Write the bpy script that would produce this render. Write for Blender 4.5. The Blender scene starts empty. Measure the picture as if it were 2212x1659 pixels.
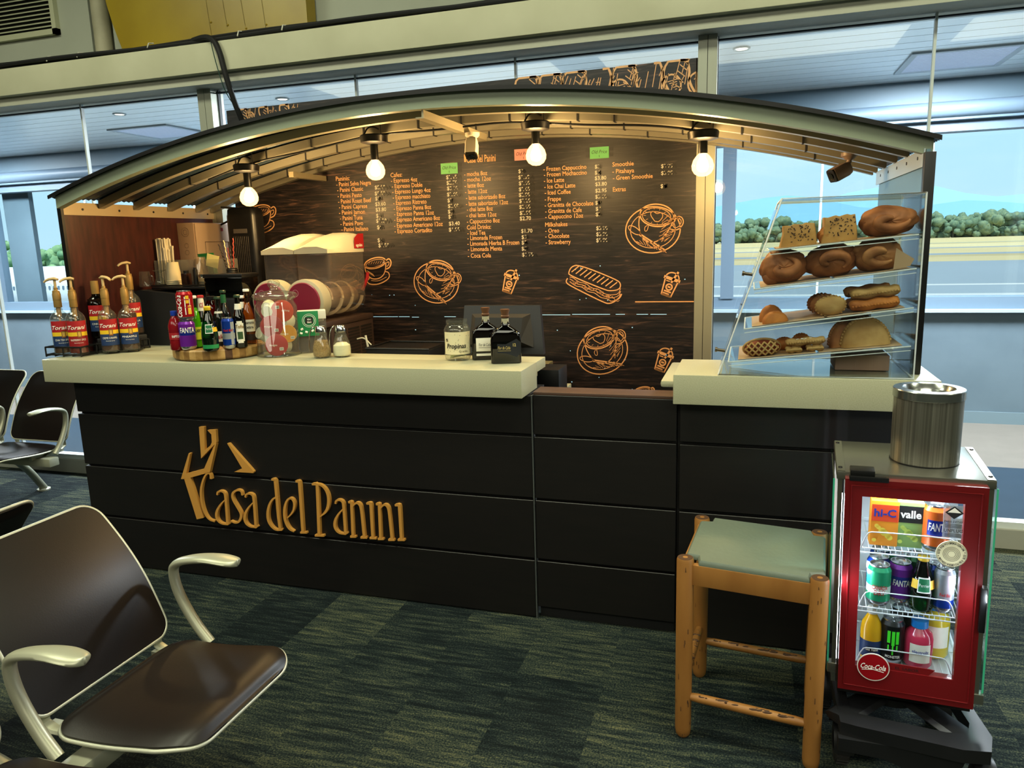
import bpy, bmesh, math, random
from mathutils import Vector, Matrix
PI=math.pi; rnd=random.Random(7)
C=bpy.context.scene.collection
sc=bpy.context.scene
# ---------------------------------------------------------------- camera
CAM=Vector((3.33445,-2.88692,1.60368)); YAW,PIT,ROL,FPX=-.309073,-.188051,-.0301995,1611.28
_f=Vector((math.sin(YAW)*math.cos(PIT),math.cos(YAW)*math.cos(PIT),math.sin(PIT)))
_r=Vector((math.cos(YAW),-math.sin(YAW),0)); _u=_r.cross(_f)
_R=math.cos(ROL)*_r+math.sin(ROL)*_u; _U=-math.sin(ROL)*_r+math.cos(ROL)*_u
cam=bpy.data.cameras.new('camera'); co=bpy.data.objects.new('camera',cam); C.objects.link(co)
m=Matrix((_R,_U,-_f)).transposed().to_4x4(); m.translation=CAM; co.matrix_world=m
cam.sensor_width=36; cam.lens=FPX*36/2212; cam.clip_end=3000; cam.clip_start=.02
sc.camera=co
def at(px,py,X=None,Y=None,Z=None):
    """the point of a measured spot of the photograph on a known plane of the place"""
    d=_f*FPX+_R*(px-1106)-_U*(py-829.5)
    t=(X-CAM.x)/d.x if X is not None else (Y-CAM.y)/d.y if Y is not None else (Z-CAM.z)/d.z
    return CAM+d*t
def face(x,y): return math.atan2(CAM.x-x,y-CAM.y)
sc.view_settings.view_transform='Standard'; sc.view_settings.look='None'
sc.view_settings.exposure=.6; sc.view_settings.gamma=1; sc.view_settings.use_curve_mapping=False
cy=sc.cycles; cy.use_denoising=True; cy.max_bounces=7; cy.diffuse_bounces=4; cy.glossy_bounces=4
cy.transmission_bounces=4; cy.transparent_max_bounces=24; cy.caustics_reflective=False; cy.caustics_refractive=False
cy.use_adaptive_sampling=True; cy.adaptive_threshold=.02; cy.sample_clamp_indirect=4
# ---------------------------------------------------------------- colour + materials
def c(h):
    h=h.lstrip('#'); v=[int(h[i:i+2],16)/255 for i in (0,2,4)]
    return tuple(x/12.92 if x<=.04045 else ((x+.055)/1.055)**2.4 for x in v)
# world: a hazy bright daytime sky
w=bpy.data.worlds.new('sky'); sc.world=w; w.use_nodes=True; nt=w.node_tree; N=nt.nodes; L=nt.links
bg=N['Background']; tc=N.new('ShaderNodeTexCoord'); sp=N.new('ShaderNodeSeparateXYZ'); L.new(tc.outputs['Generated'],sp.inputs[0])
rp=N.new('ShaderNodeValToRGB'); L.new(sp.outputs['Z'],rp.inputs[0]); e=rp.color_ramp.elements
e[0].position=0; e[0].color=(*c('#c3e4f5'),1); e[1].position=.9; e[1].color=(*c('#9cc6ea'),1)
q=e.new(.12); q.color=(*c('#bfe6fa'),1)
no=N.new('ShaderNodeTexNoise'); no.inputs['Scale'].default_value=3.5; no.inputs['Detail'].default_value=6
mp=N.new('ShaderNodeMapping'); mp.inputs['Scale'].default_value=(1,1,4.5); L.new(tc.outputs['Generated'],mp.inputs[0]); L.new(mp.outputs[0],no.inputs[0])
r2=N.new('ShaderNodeValToRGB'); L.new(no.outputs['Fac'],r2.inputs[0]); r2.color_ramp.elements[0].position=.48; r2.color_ramp.elements[0].color=(0,0,0,1); r2.color_ramp.elements[1].position=.8; r2.color_ramp.elements[1].color=(.6,.6,.6,1)
mx=N.new('ShaderNodeMixRGB'); L.new(r2.outputs[0],mx.inputs[0]); L.new(rp.outputs[0],mx.inputs[1]); mx.inputs[2].default_value=(*c('#dff4fc'),1)
L.new(mx.outputs[0],bg.inputs[0]); bg.inputs[1].default_value=.95
def light(name,kind,loc,energy,col,rot=(0,0,0),**k):
    l=bpy.data.lights.new(name,kind); l.energy=energy; l.color=col
    for a,b in k.items(): setattr(l,a,b)
    o=bpy.data.objects.new(name,l); o.location=loc; o.rotation_euler=rot; C.objects.link(o); return o
light('sun','SUN',(0,30,30),3.4,(1,.95,.86),(math.radians(28),0,math.radians(20)),angle=.01)
# ceiling luminaires of the hall, outside the frame
for i,(x,y) in enumerate(((-1.0,-1.3),(1.6,-1.3),(4.2,-1.3),(6.8,-1.3))):
    light('hall_area_light','AREA',(x,y,4.15),46,(.97,1,.72),(0,0,0),shape='RECTANGLE',size=1.4,size_y=.9)
for x in (-1.5,3.2,7.9):  # added frontal fill behind the camera, large and soft, no known fixtures
    light('hall_area_light','AREA',(x,-5.6,4.15),100,(1,.98,.76),(0,0,0),shape='RECTANGLE',size=4,size_y=2.6)
# corridor troffers, beyond the glass
CLIGHTS=((-5.0,3.1),(-2.1,3.3),(.8,3.1),(4.66,3.25),(7.6,3.1))
for x,y in CLIGHTS[:]:
    light('troffer_glow','AREA',(x,y-.2,2.735),175,(.92,.96,1),(0,0,0),shape='SQUARE',size=.6)
def mat(name): 
    m=bpy.data.materials.new(name); m.use_nodes=True; return m
MC={}
def pm(name,col='#808080',rough=.5,metal=0,spec=.5,noise=None,bump=None,emit=0,ecol=None,stretch=(1,1,1),coat=0):
    """noise=(scale,dark colour,lo,hi)"""
    if name in MC: return MC[name]
    m=mat(name); nt=m.node_tree; N=nt.nodes; L=nt.links; b=N['Principled BSDF']
    col=c(col) if isinstance(col,str) else col
    b.inputs['Base Color'].default_value=(*col,1); b.inputs['Roughness'].default_value=rough; b.inputs['Metallic'].default_value=metal
    b.inputs['Specular IOR Level'].default_value=spec; b.inputs['Coat Weight'].default_value=coat
    if emit: b.inputs['Emission Strength'].default_value=emit; b.inputs['Emission Color'].default_value=(*(c(ecol) if ecol else col),1)
    if noise or bump:
        t=N.new('ShaderNodeTexCoord'); mp=N.new('ShaderNodeMapping'); mp.inputs['Scale'].default_value=stretch; L.new(t.outputs['Object'],mp.inputs[0])
    if noise:
        n=N.new('ShaderNodeTexNoise'); n.inputs['Scale'].default_value=noise[0]; n.inputs['Detail'].default_value=6; L.new(mp.outputs[0],n.inputs[0])
        r=N.new('ShaderNodeValToRGB'); L.new(n.outputs['Fac'],r.inputs[0]); e=r.color_ramp.elements
        e[0].position=noise[2]; e[0].color=(*c(noise[1]),1); e[1].position=noise[3]; e[1].color=(*col,1); L.new(r.outputs[0],b.inputs['Base Color'])
    if bump:
        n=N.new('ShaderNodeTexNoise'); n.inputs['Scale'].default_value=bump[0]; n.inputs['Detail'].default_value=4; L.new(mp.outputs[0],n.inputs[0])
        bn=N.new('ShaderNodeBump'); bn.inputs['Strength'].default_value=bump[1]; bn.inputs['Distance'].default_value=.01; L.new(n.outputs['Fac'],bn.inputs['Height']); L.new(bn.outputs[0],b.inputs['Normal'])
    MC[name]=m; return m
def thin(name,tint='#ffffff',base=.04,top=.85,rough=.01,haze=0,hazecol='#ffffff',emit=None):
    """thin clear sheet: see-through, reflecting more at grazing angles"""
    if name in MC: return MC[name]
    m=mat(name); nt=m.node_tree; N=nt.nodes; L=nt.links; N.remove(N['Principled BSDF']); out=N['Material Output']
    tr=N.new('ShaderNodeBsdfTransparent'); tr.inputs[0].default_value=(*c(tint),1)
    gl=N.new('ShaderNodeBsdfGlossy'); gl.inputs['Roughness'].default_value=rough
    lw=N.new('ShaderNodeLayerWeight'); lw.inputs[0].default_value=.5
    p=N.new('ShaderNodeMath'); p.operation='POWER'; p.inputs[1].default_value=4.5; L.new(lw.outputs['Facing'],p.inputs[0])
    ml=N.new('ShaderNodeMath'); ml.operation='MULTIPLY_ADD'; ml.inputs[1].default_value=top; ml.inputs[2].default_value=base; L.new(p.outputs[0],ml.inputs[0])
    mx=N.new('ShaderNodeMixShader'); L.new(ml.outputs[0],mx.inputs[0]); L.new(tr.outputs[0],mx.inputs[1]); L.new(gl.outputs[0],mx.inputs[2]); last=mx
    if haze:
        df=N.new('ShaderNodeBsdfDiffuse'); df.inputs[0].default_value=(*c(hazecol),1)
        m2=N.new('ShaderNodeMixShader'); m2.inputs[0].default_value=haze; L.new(last.outputs[0],m2.inputs[1]); L.new(df.outputs[0],m2.inputs[2]); last=m2
    if emit:
        em=N.new('ShaderNodeEmission'); em.inputs[0].default_value=(*c(emit[0]),1); em.inputs[1].default_value=emit[1]
        a=N.new('ShaderNodeAddShader'); L.new(last.outputs[0],a.inputs[0]); L.new(em.outputs[0],a.inputs[1]); last=a
    L.new(last.outputs[0],out.inputs[0]); MC[name]=m; return m
# ---------------------------------------------------------------- geometry
class G:
    """gathers shapes, then links them as ONE mesh object"""
    def __init__(s,mat=None): s.v=[]; s.f=[]; s.m=[]; s.ms=[]; s.cur=mat
    def mi(s,m):
        m=m or s.cur
        if m not in s.ms: s.ms.append(m)
        return s.ms.index(m)
    def add(s,v,f,m=None,T=None):
        o=len(s.v); s.v+= [tuple(T@Vector(p)) for p in v] if T else [tuple(p) for p in v]
        k=s.mi(m); s.f+=[tuple(i+o for i in q) for q in f]; s.m+=[k]*len(f); return s
    def box(s,x0,x1,y0,y1,z0,z1,m=None,T=None,b=0,seg=2):
        if b<=0:
            v=[(x0,y0,z0),(x1,y0,z0),(x1,y1,z0),(x0,y1,z0),(x0,y0,z1),(x1,y0,z1),(x1,y1,z1),(x0,y1,z1)]
            return s.add(v,[(3,2,1,0),(4,5,6,7),(0,1,5,4),(1,2,6,5),(2,3,7,6),(3,0,4,7)],m,T)
        bm=bmesh.new(); bmesh.ops.create_cube(bm,size=1)
        for q in bm.verts: q.co=Vector(((x0+x1)/2+q.co.x*(x1-x0),(y0+y1)/2+q.co.y*(y1-y0),(z0+z1)/2+q.co.z*(z1-z0)))
        bmesh.ops.bevel(bm,geom=bm.edges[:],offset=b,segments=seg,profile=.6,affect='EDGES')
        v=[q.co[:] for q in bm.verts]; f=[tuple(q.index for q in g.verts) for g in bm.faces]; bm.free(); return s.add(v,f,m,T)
    def prism(s,poly,a,b,m=None,T=None,axis='Y'):
        """polygon in the plane across axis, extruded from a to b. axis Y: (x,z); X: (y,z); Z: (x,y)"""
        n=len(poly); g={'Y':lambda p,t:(p[0],t,p[1]),'X':lambda p,t:(t,p[0],p[1]),'Z':lambda p,t:(p[0],p[1],t)}[axis]
        v=[g(p,a) for p in poly]+[g(p,b) for p in poly]
        f=[tuple(range(n)),tuple(range(2*n-1,n-1,-1))]+[(i,n+i,n+(i+1)%n,(i+1)%n) for i in range(n)]
        return s.add(v,f,m,T)
    def lathe(s,prof,m=None,T=None,n=24,cx=0,cy=0,sx=1,sy=1,a0=0,a1=2*PI):
        v=[];f=[]; full=abs(a1-a0-2*PI)<1e-6; k=n if full else n+1
        for r,z in prof:
            for i in range(k):
                a=a0+(a1-a0)*i/n; v.append((cx+r*sx*math.cos(a),cy+r*sy*math.sin(a),z))
        for j in range(len(prof)-1):
            for i in range(n):
                i2=(i+1)%k; f.append((j*k+i,j*k+i2,(j+1)*k+i2,(j+1)*k+i))
        return s.add(v,f,m,T)
    def sph(s,x,y,z,r,m=None,T=None,n=16,sz=1,sx=1,sy=1):
        pr=[(max(1e-6,r*math.sin(PI*i/(n//2+2))),z-r*sz*math.cos(PI*i/(n//2+2))) for i in range(n//2+3)]
        return s.lathe(pr,m,T,n,x,y,sx,sy)
    def tube(s,pts,r,m=None,T=None,n=8,closed=False,flat=None):
        """round bar along points; r a number or one per point; flat=(wide,thin) makes an oval"""
        P=[Vector(p) for p in pts]; k=len(P); R=r if isinstance(r,(list,tuple)) else [r]*k; v=[];f=[]; up=Vector((0,0,1)); pn=None
        for i,p in enumerate(P):
            a=P[(i-1)%k] if (closed or i) else p; b=P[(i+1)%k] if (closed or i<k-1) else p
            t=(b-a).normalized()
            if pn is None:
                ref=up if abs(t.z)<.9 else Vector((1,0,0)); pn=(ref-t*ref.dot(t)).normalized()
            else:
                pn=(pn-t*pn.dot(t)); pn=pn.normalized() if pn.length>1e-6 else t.orthogonal().normalized()
            bn=t.cross(pn)
            for j in range(n):
                g=2*PI*j/n; ca,sa=math.cos(g),math.sin(g)
                if flat: v.append(p+pn*ca*R[i]*flat[1]+bn*sa*R[i]*flat[0])
                else: v.append(p+(pn*ca+bn*sa)*R[i])
        kk=k if closed else k-1
        for i in range(kk):
            for j in range(n):
                a=i*n;b=((i+1)%k)*n; f.append((a+j,a+(j+1)%n,b+(j+1)%n,b+j))
        if not closed: f.append(tuple(range(n-1,-1,-1))); f.append(tuple((k-1)*n+j for j in range(n)))
        return s.add(v,f,m,T)
    def cyl(s,p,q,r,m=None,T=None,n=16): return s.tube([p,q],r,m,T,n)
    def loft(s,rings,m=None,T=None,cap=True,closed=True):
        n=len(rings[0]); v=[p for r in rings for p in r]; f=[]
        for j in range(len(rings)-1):
            for i in range(n if closed else n-1):
                f.append((j*n+i,j*n+(i+1)%n,(j+1)*n+(i+1)%n,(j+1)*n+i))
        if cap: f.append(tuple(range(n-1,-1,-1))); f.append(tuple((len(rings)-1)*n+i for i in range(n)))
        return s.add(v,f,m,T)
    def rib(s,pts,w,m=None,T=None,d=.0012,closed=False):
        """flat printed stroke in the x,z plane at y=0, standing proud by d"""
        P=[Vector((p[0],p[1])) for p in pts]; k=len(P); v=[];f=[]; W=w if isinstance(w,(list,tuple)) else [w]*k
        for i,p in enumerate(P):
            a=P[(i-1)%k] if (closed or i) else p; b=P[(i+1)%k] if (closed or i<k-1) else p
            t=(b-a); t=t.normalized() if t.length>1e-9 else Vector((1,0)); nn=Vector((-t.y,t.x))*W[i]/2
            v+=[(p.x+nn.x,-d,p.y+nn.y),(p.x-nn.x,-d,p.y-nn.y)]
        for i in range(k if closed else k-1):
            j=(i+1)%k; f.append((2*i,2*i+1,2*j+1,2*j))
        return s.add(v,f,m,T)
    def patch(s,R,z0,z1,a0,a1,m=None,T=None,n=10,cx=0,cy=0,R1=None):
        """label on a round body; angle 0 faces -y"""
        v=[];f=[]; R1=R1 or R
        for i in range(n+1):
            a=a0+(a1-a0)*i/n; v+=[(cx+R*math.sin(a),cy-R*math.cos(a),z0),(cx+R1*math.sin(a),cy-R1*math.cos(a),z1)]
            if i: f.append((2*i-2,2*i,2*i+1,2*i-1))
        return s.add(v,f,m,T)
    def text(s,t,x,z,w=None,h=.02,m=None,T=None,y=-.0015,R=None,shear=0,ext=0,bold=0,align='L',a0=0):
        v,f,W=glyphs(t,shear,ext,bold); sz=h/CAPH; sx=(w/W if w else sz)
        if align=='C': x-=sx*W/2
        V=[]
        for p in v:
            X=x+p[0]*sx; Z=z+p[1]*sz; Y=y-p[2]*(sz if ext else 1)
            if R: a=a0+X/R; V.append(((R-Y)*math.sin(a),-(R-Y)*math.cos(a),Z))
            else: V.append((X,Y,Z))
        return s.add(V,f,m,T)
    def obj(s,name,parent=None,T=None,smooth=35,mod=None):
        me=bpy.data.meshes.new(name); me.from_pydata(s.v,[],s.f)
        for m in s.ms: me.materials.append(m)
        for p,k in zip(me.polygons,s.m): p.material_index=k
        me.update()
        if smooth: me.shade_smooth(); me.set_sharp_from_angle(angle=math.radians(smooth))
        o=bpy.data.objects.new(name,me); C.objects.link(o)
        if parent: o.parent=parent
        if T is not None: o.matrix_local=T
        return o
_gc={}
def glyphs(t,shear=0,ext=0,bold=0):
    k=(t,shear,ext,bold)
    if k not in _gc:
        cu=bpy.data.curves.new('t','FONT'); cu.body=t; cu.shear=shear; cu.extrude=ext; cu.offset=bold; cu.resolution_u=2 if len(t)>1 else 3
        o=bpy.data.objects.new('t',cu); me=o.to_mesh(); v=[p.co[:] for p in me.vertices]; f=[tuple(p.vertices) for p in me.polygons]
        o.to_mesh_clear(); bpy.data.objects.remove(o); bpy.data.curves.remove(cu)
        x0=min([p[0] for p in v] or [0]); v=[(p[0]-x0,p[1],p[2]) for p in v]; _gc[k]=(v,f,max([p[0] for p in v] or [1]))
    return _gc[k]
CAPH=max(p[1] for p in glyphs('H')[0])
def TR(x=0,y=0,z=0,rz=0,rx=0,ry=0,s=1):
    return Matrix.Translation((x,y,z))@Matrix.Rotation(rz,4,'Z')@Matrix.Rotation(ry,4,'Y')@Matrix.Rotation(rx,4,'X')@Matrix.Scale(s,4)
def tag(o,label,cat,group=None):
    o['label']=label; o['category']=cat
    if group: o['group']=group
    return o
def thing(name,label,cat,x=0,y=0,z=0,rz=0,group=None,T=None):
    o=bpy.data.objects.new(name,None); o.empty_display_size=.05; C.objects.link(o)
    o.matrix_world=T if T is not None else TR(x,y,z,rz); return tag(o,label,cat,group)
def struct(o): o['kind']='structure'; return o
def copytree(o,parent=None,label=None,T=None):
    q=o.copy(); C.objects.link(q); q.parent=parent
    if label: q['label']=label
    if T is not None: q.matrix_world=T
    for ch in o.children: copytree(ch,q)
    return q
def chaikin(P,n=2,closed=False):
    for _ in range(n):
        Q=[]; k=len(P)
        if not closed: Q.append(P[0])
        for i in range(k if closed else k-1):
            a=Vector(P[i]);b=Vector(P[(i+1)%k]); Q+=[tuple(a*.75+b*.25),tuple(a*.25+b*.75)]
        if not closed: Q.append(P[-1])
        P=Q
    return P
def ell(cx,cz,a,b,rot=0,n=40,t0=0,t1=2*PI):
    return [(cx+a*math.cos(t)*math.cos(rot)-b*math.sin(t)*math.sin(rot),cz+a*math.cos(t)*math.sin(rot)+b*math.sin(t)*math.cos(rot)) for t in [t0+(t1-t0)*i/n for i in range(n+1)]]
# ---------------------------------------------------------------- materials of the place
def carpet():
    m=mat('carpet_tiles'); nt=m.node_tree; N=nt.nodes; L=nt.links; b=N['Principled BSDF']; b.inputs['Roughness'].default_value=.95; b.inputs['Specular IOR Level'].default_value=.1
    t=N.new('ShaderNodeTexCoord')
    def mth(op,a,b_=None,c_=None):
        n=N.new('ShaderNodeMath'); n.operation=op
        for i,q in enumerate((a,b_,c_)):
            if q is None: continue
            if isinstance(q,(int,float)): n.inputs[i].default_value=q
            else: L.new(q,n.inputs[i])
        return n.outputs[0]
    s=N.new('ShaderNodeSeparateXYZ'); L.new(t.outputs['Object'],s.inputs[0])
    col=mth('FLOOR',mth('DIVIDE',mth('ADD',s.outputs['X'],.1),.33)); 
    row=mth('FLOOR',mth('ADD',mth('DIVIDE',s.outputs['Y'],.46),mth('MULTIPLY',col,.37)))
    cb=N.new('ShaderNodeCombineXYZ'); L.new(col,cb.inputs[0]); L.new(row,cb.inputs[1])
    wn=N.new('ShaderNodeTexWhiteNoise'); L.new(cb.outputs[0],wn.inputs['Vector'])
    mp=N.new('ShaderNodeMapping'); mp.inputs['Scale'].default_value=(3.2,30,1); L.new(t.outputs['Object'],mp.inputs[0])
    ad=N.new('ShaderNodeVectorMath'); ad.operation='MULTIPLY_ADD'; L.new(wn.outputs['Color'],ad.inputs[0]); ad.inputs[1].default_value=(20,20,0); L.new(mp.outputs[0],ad.inputs[2])
    n=N.new('ShaderNodeTexNoise'); n.inputs['Scale'].default_value=1.5; n.inputs['Detail'].default_value=5; n.inputs['Roughness'].default_value=.65; L.new(ad.outputs[0],n.inputs[0])
    fn=N.new('ShaderNodeTexNoise'); fn.inputs['Scale'].default_value=170; fn.inputs['Detail'].default_value=2; L.new(t.outputs['Object'],fn.inputs[0])
    v=mth('ADD',mth('MULTIPLY_ADD',wn.outputs['Value'],.24,-.14),n.outputs['Fac'])
    v=mth('ADD',v,mth('MULTIPLY_ADD',fn.outputs['Fac'],.85,-.43))
    r=N.new('ShaderNodeValToRGB'); L.new(v,r.inputs[0]); e=r.color_ramp.elements
    e[0].position=.3; e[0].color=(*c('#12181a'),1); e[1].position=.82; e[1].color=(*c('#66664a'),1)
    q=e.new(.46); q.color=(*c('#20292a'),1); q=e.new(.6); q.color=(*c('#3c4338'),1)
    L.new(r.outputs[0],b.inputs['Base Color'])
    bn=N.new('ShaderNodeBump'); bn.inputs['Strength'].default_value=.5; bn.inputs['Distance'].default_value=.004; L.new(fn.outputs['Fac'],bn.inputs['Height']); L.new(bn.outputs[0],b.inputs['Normal'])
    return m
def bands(name,stops,axis='Y',nz=None,rough=.9):
    """ground painted and paved in strips; stops = [(distance, colour)...] each holding until the next"""
    m=mat(name); nt=m.node_tree; N=nt.nodes; L=nt.links; b=N['Principled BSDF']; b.inputs['Roughness'].default_value=rough; b.inputs['Specular IOR Level'].default_value=.1
    t=N.new('ShaderNodeTexCoord'); s=N.new('ShaderNodeSeparateXYZ'); L.new(t.outputs['Object'],s.inputs[0]); src=s.outputs[axis]
    n=N.new('ShaderNodeTexNoise'); n.inputs['Scale'].default_value=nz or .15; n.inputs['Detail'].default_value=5; L.new(t.outputs['Object'],n.inputs[0])
    last=None
    for k,(y,col) in enumerate(stops):
        rgb=N.new('ShaderNodeRGB'); rgb.outputs[0].default_value=(*c(col),1)
        if last is None: last=rgb.outputs[0]; continue
        g=N.new('ShaderNodeMath'); g.operation='GREATER_THAN'; L.new(src,g.inputs[0]); g.inputs[1].default_value=y
        mx=N.new('ShaderNodeMixRGB'); L.new(g.outputs[0],mx.inputs[0]); L.new(last,mx.inputs[1]); L.new(rgb.outputs[0],mx.inputs[2]); last=mx.outputs[0]
    r=N.new('ShaderNodeMapRange'); L.new(n.outputs['Fac'],r.inputs[0]); r.inputs[3].default_value=.82; r.inputs[4].default_value=1.1
    mu=N.new('ShaderNodeMixRGB'); mu.blend_type='MULTIPLY'; mu.inputs[0].default_value=1; L.new(last,mu.inputs[1]); L.new(r.outputs[0],mu.inputs[2]); L.new(mu.outputs[0],b.inputs['Base Color'])
    return m
WALL=pm('painted_wall','#b9bcae',.85,noise=(1.2,'#a9ad9e',.3,.7),bump=(8,.05))
BEAM=pm('beam_paint','#cdcbb0',.8,noise=(2.5,'#bdbb9f',.3,.7),bump=(3,.12))
ALU=pm('mullion_aluminium','#a9ab9c',.45,.35)
GLASS=thin('window_glass','#f7fbfc',.035,.8)
JOINT=pm('glazing_joint','#cfd6d4',.4)
DARK=pm('dark_gasket','#0c1a26',.6)
BLK=pm('black_plastic','#0b0b0d',.38)
BLKM=pm('black_matte','#0d0d0f',.7)
WHT=pm('white_plastic','#d8d6c8',.4)
CORW=pm('corridor_wall','#5f6f79',.8,noise=(3,'#586872',.35,.65))
CORF=pm('corridor_frame','#66798a',.5)
# ---------------------------------------------------------------- shell of the hall
g=G(carpet()); g.box(-9,12,-9,1.33,-.12,0); struct(g.obj('floor'))
g=G(pm('hall_ceiling','#8f9082',.9)); g.box(-9,12,-9,1.6,4.3,4.4); struct(g.obj('ceiling'))
for nm,b in (('wall_left',(-9.1,-9,-9,1.6,0,4.3)),('wall_right',(12,12.1,-9,1.6,0,4.3)),('wall_front',(-9,12,-9.1,-9,0,4.3))):
    g=G(pm('hall_wall','#5c5a50',.9)); g.box(*b); struct(g.obj(nm))
# upper wall over the beam; the yellow duct comes through it
YW=1.3
g=G(WALL); g.box(-9,-.93,1.405,1.60,2.66,4.3); g.box(-.93,-.75,1.50,1.62,2.66,4.3); g.box(-.76,12,1.42,1.60,2.66,4.3); struct(g.obj('wall_back'))
g=G(BEAM); g.box(-9,12,1.08,1.40,2.652,2.818,b=.006); struct(g.obj('trim_1'))
g=G(pm('beam_soffit','#b9b9a9',.8)); g.box(-9,12,1.13,1.42,2.598,2.655); struct(g.obj('trim_2'))
g=G(pm('pipe_paint','#b3ad93',.6,noise=(6,'#9f9a82',.35,.6)))
g.cyl((-.83,1.40,2.79),(-.83,1.40,4.3),.055,n=24); o=g.obj('downpipe'); tag(o,'cream painted vertical pipe rising from the beam beside the yellow duct','pipe')
YEL=pm('yellow_duct','#b39a1e',.35,noise=(1.6,'#8a6f0e',.25,.75))
g=G(YEL); P=[(-.55,2.82)]+[(-.55-.115*math.sin(t*PI/2)-.03*t,2.80+.55*t) for t in (.15,.3,.5,.7,.9,1)]+[(-.66,3.6),(-.55,3.9),(.79,3.9),(.79,2.82)]
g.prism(P,1.30,1.399)
for k in range(4):
    x=.1+k*.13+rnd.uniform(-.02,.02); g.rib([(x-.02,3.3),(x,3.1),(x+.015,2.9+rnd.random()*.1)],.002,pm('duct_drip','#5f4d0a',.6),TR(0,1.299,0)); g.sph(x+.02,1.298,2.93+rnd.random()*.1,.006)
tag(g.obj('yellow_duct'),'large yellow curved panel on the wall above the beam','duct')
g=G(pm('vent_metal','#c3c4a6',.5)); 
g.box(-2.1,-1.19,1.37,1.405,3.085,3.12); g.box(-1.225,-1.19,1.37,1.405,3.085,3.6); o=g.obj('air_vent'); tag(o,'cream louvred air vent high on the wall at the left end','vent')
for k in range(13):
    z=3.135+k*.027; q=G(pm('vent_metal')); q.prism([(1.375,z),(1.395,z+.012),(1.395,z+.016),(1.375,z+.004)],-2.1,-1.225,axis='X'); q.obj('louvre',o)
q=G(BLKM); q.box(-2.1,-1.225,1.398,1.404,3.12,3.6); q.obj('vent_backing',o)
# window wall between hall and corridor
wins=((-6.05,-3.05,1),(-2.97,.005,2),(.10,3.062,3),(3.148,6.12,4),(6.2,9.2,5))
for x0,x1,k in wins:
    g=G(GLASS); g.box(x0,x1,1.297,1.303,.10,2.60); o=struct(g.obj('window_%d'%k))
    q=G(DARK); q.box(x0,x1,1.29,1.31,2.575,2.583); q.box(x0-.004,x0+.008,1.305,1.33,.1,2.6); q.obj('gasket',o)
    for j in (1,2):
        q=G(JOINT); x=x0+(x1-x0)*j/3; q.box(x-.006,x+.006,1.288,1.312,.10,2.60); q.obj('glass_joint',o)
    q=G(pm('window_rail','#dfe8ea',.4)); q.box(x0,x1,1.27,1.33,.10,.135); q.box(x0,x1,1.25,1.35,0,.10,pm('window_curb','#a8aa9f',.7)); q.obj('bottom_rail',o)
for k,x in enumerate((-6.13,-3.01,.0525,3.105,6.16,9.24)):
    g=G(ALU)
    w_=.047 if k!=2 else .05
    g.box(x-w_,x-.0015,1.24,1.36,0,2.6); g.box(x+.0015,x+w_,1.24,1.36,0,2.6); g.box(x-.002,x+.002,1.25,1.35,0,2.6,BLKM); struct(g.obj('trim_%d'%(3+k)))
# ---------------------------------------------------------------- corridor beyond the glass
g=G(bands('corridor_floor_finish',[(0,'#7d7c75'),(1.72,'#2b3844'),(2.75,'#706a62')],nz=6,rough=.45)); g.box(-14,14,1.33,4.4,-.12,0); struct(g.obj('floor_corridor'))
CEIL=pm('slat_ceiling','#eef2f2',.30,.6)
g=G(CEIL)
for k in range(16):
    y=1.42+k*.17; g.box(-14,14,y,y+.162,2.75,2.77)
g.box(-14,14,1.33,4.5,2.785,2.9,pm('slat_shadow','#39454d',.9)); struct(g.obj('ceiling_corridor'))
g=G(CORF); g.box(-14,14,3.98,4.14,2.44,2.75,pm('corridor_header','#5f7482',.55)); g.tube([(-14,3.98,2.52),(14,3.98,2.52)],.06,n=16); g.box(-14,14,4.05,4.2,2.36,2.44); struct(g.obj('trim_10'))
g=G(CORW); g.box(-14,14,4.06,4.24,0,.93); g.box(-14,14,4.05,4.24,0,.10,pm('corridor_skirt','#6e8088',.6)); g.box(-14,14,4.0,4.25,.93,.955,pm('corridor_sill','#9fb4bd',.4)); struct(g.obj('wall_outer'))
g=G(CORF); g.box(-14,14,4.06,4.2,.955,1.055)
for x in (-13,-9,-5.50,-1.1,3.15,8.6,12.6): g.box(x-.055,x+.055,4.05,4.2,1.05,2.4)
o=struct(g.obj('window_6'))
q=G(JOINT)
for x in (-7.6,-4.02,-2.5,.5,1.9,3.9,4.72,6.6): q.box(x-.009,x+.009,4.1,4.13,1.05,2.4)
q.obj('glass_joint',o)
q=G(GLASS); q.box(-14,14,4.11,4.116,1.05,2.4); q.obj('pane',o)
g=G(CORW); g.box(-5.46,-5.04,4.26,4.32,-.2,2.9); struct(g.obj('trim_11'))
for k,(x,y) in enumerate(CLIGHTS):
    g=G(pm('troffer_frame','#aebcc6',.4)); 
    for b in ((-.34,.34,-.34,-.3),(-.34,.34,.3,.34),(-.34,-.3,-.3,.3),(.3,.34,-.3,.3)): g.box(x+b[0],x+b[1],y+b[2],y+b[3],2.738,2.752)
    o=tag(g.obj('ceiling_light'),('square ceiling light panel in the slatted corridor ceiling, '+('far left','left of the hanging black cable','behind the arched canopy','above the pastry case at the right','beyond the right edge')[k]),'ceiling light','corridor ceiling panels')
    q=G(pm('troffer_diffuser','#e4ebf5',.4,emit=.75,ecol='#dfe8fb')); q.box(x-.3,x+.3,y-.3,y+.3,2.744,2.75)
    for j in range(24): q.box(x-.3,x+.3,y-.297+j*.025,y-.29+j*.025,2.741,2.744,pm('prism_line','#b9c8da',.5))
    q.obj('diffuser',o)
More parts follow.
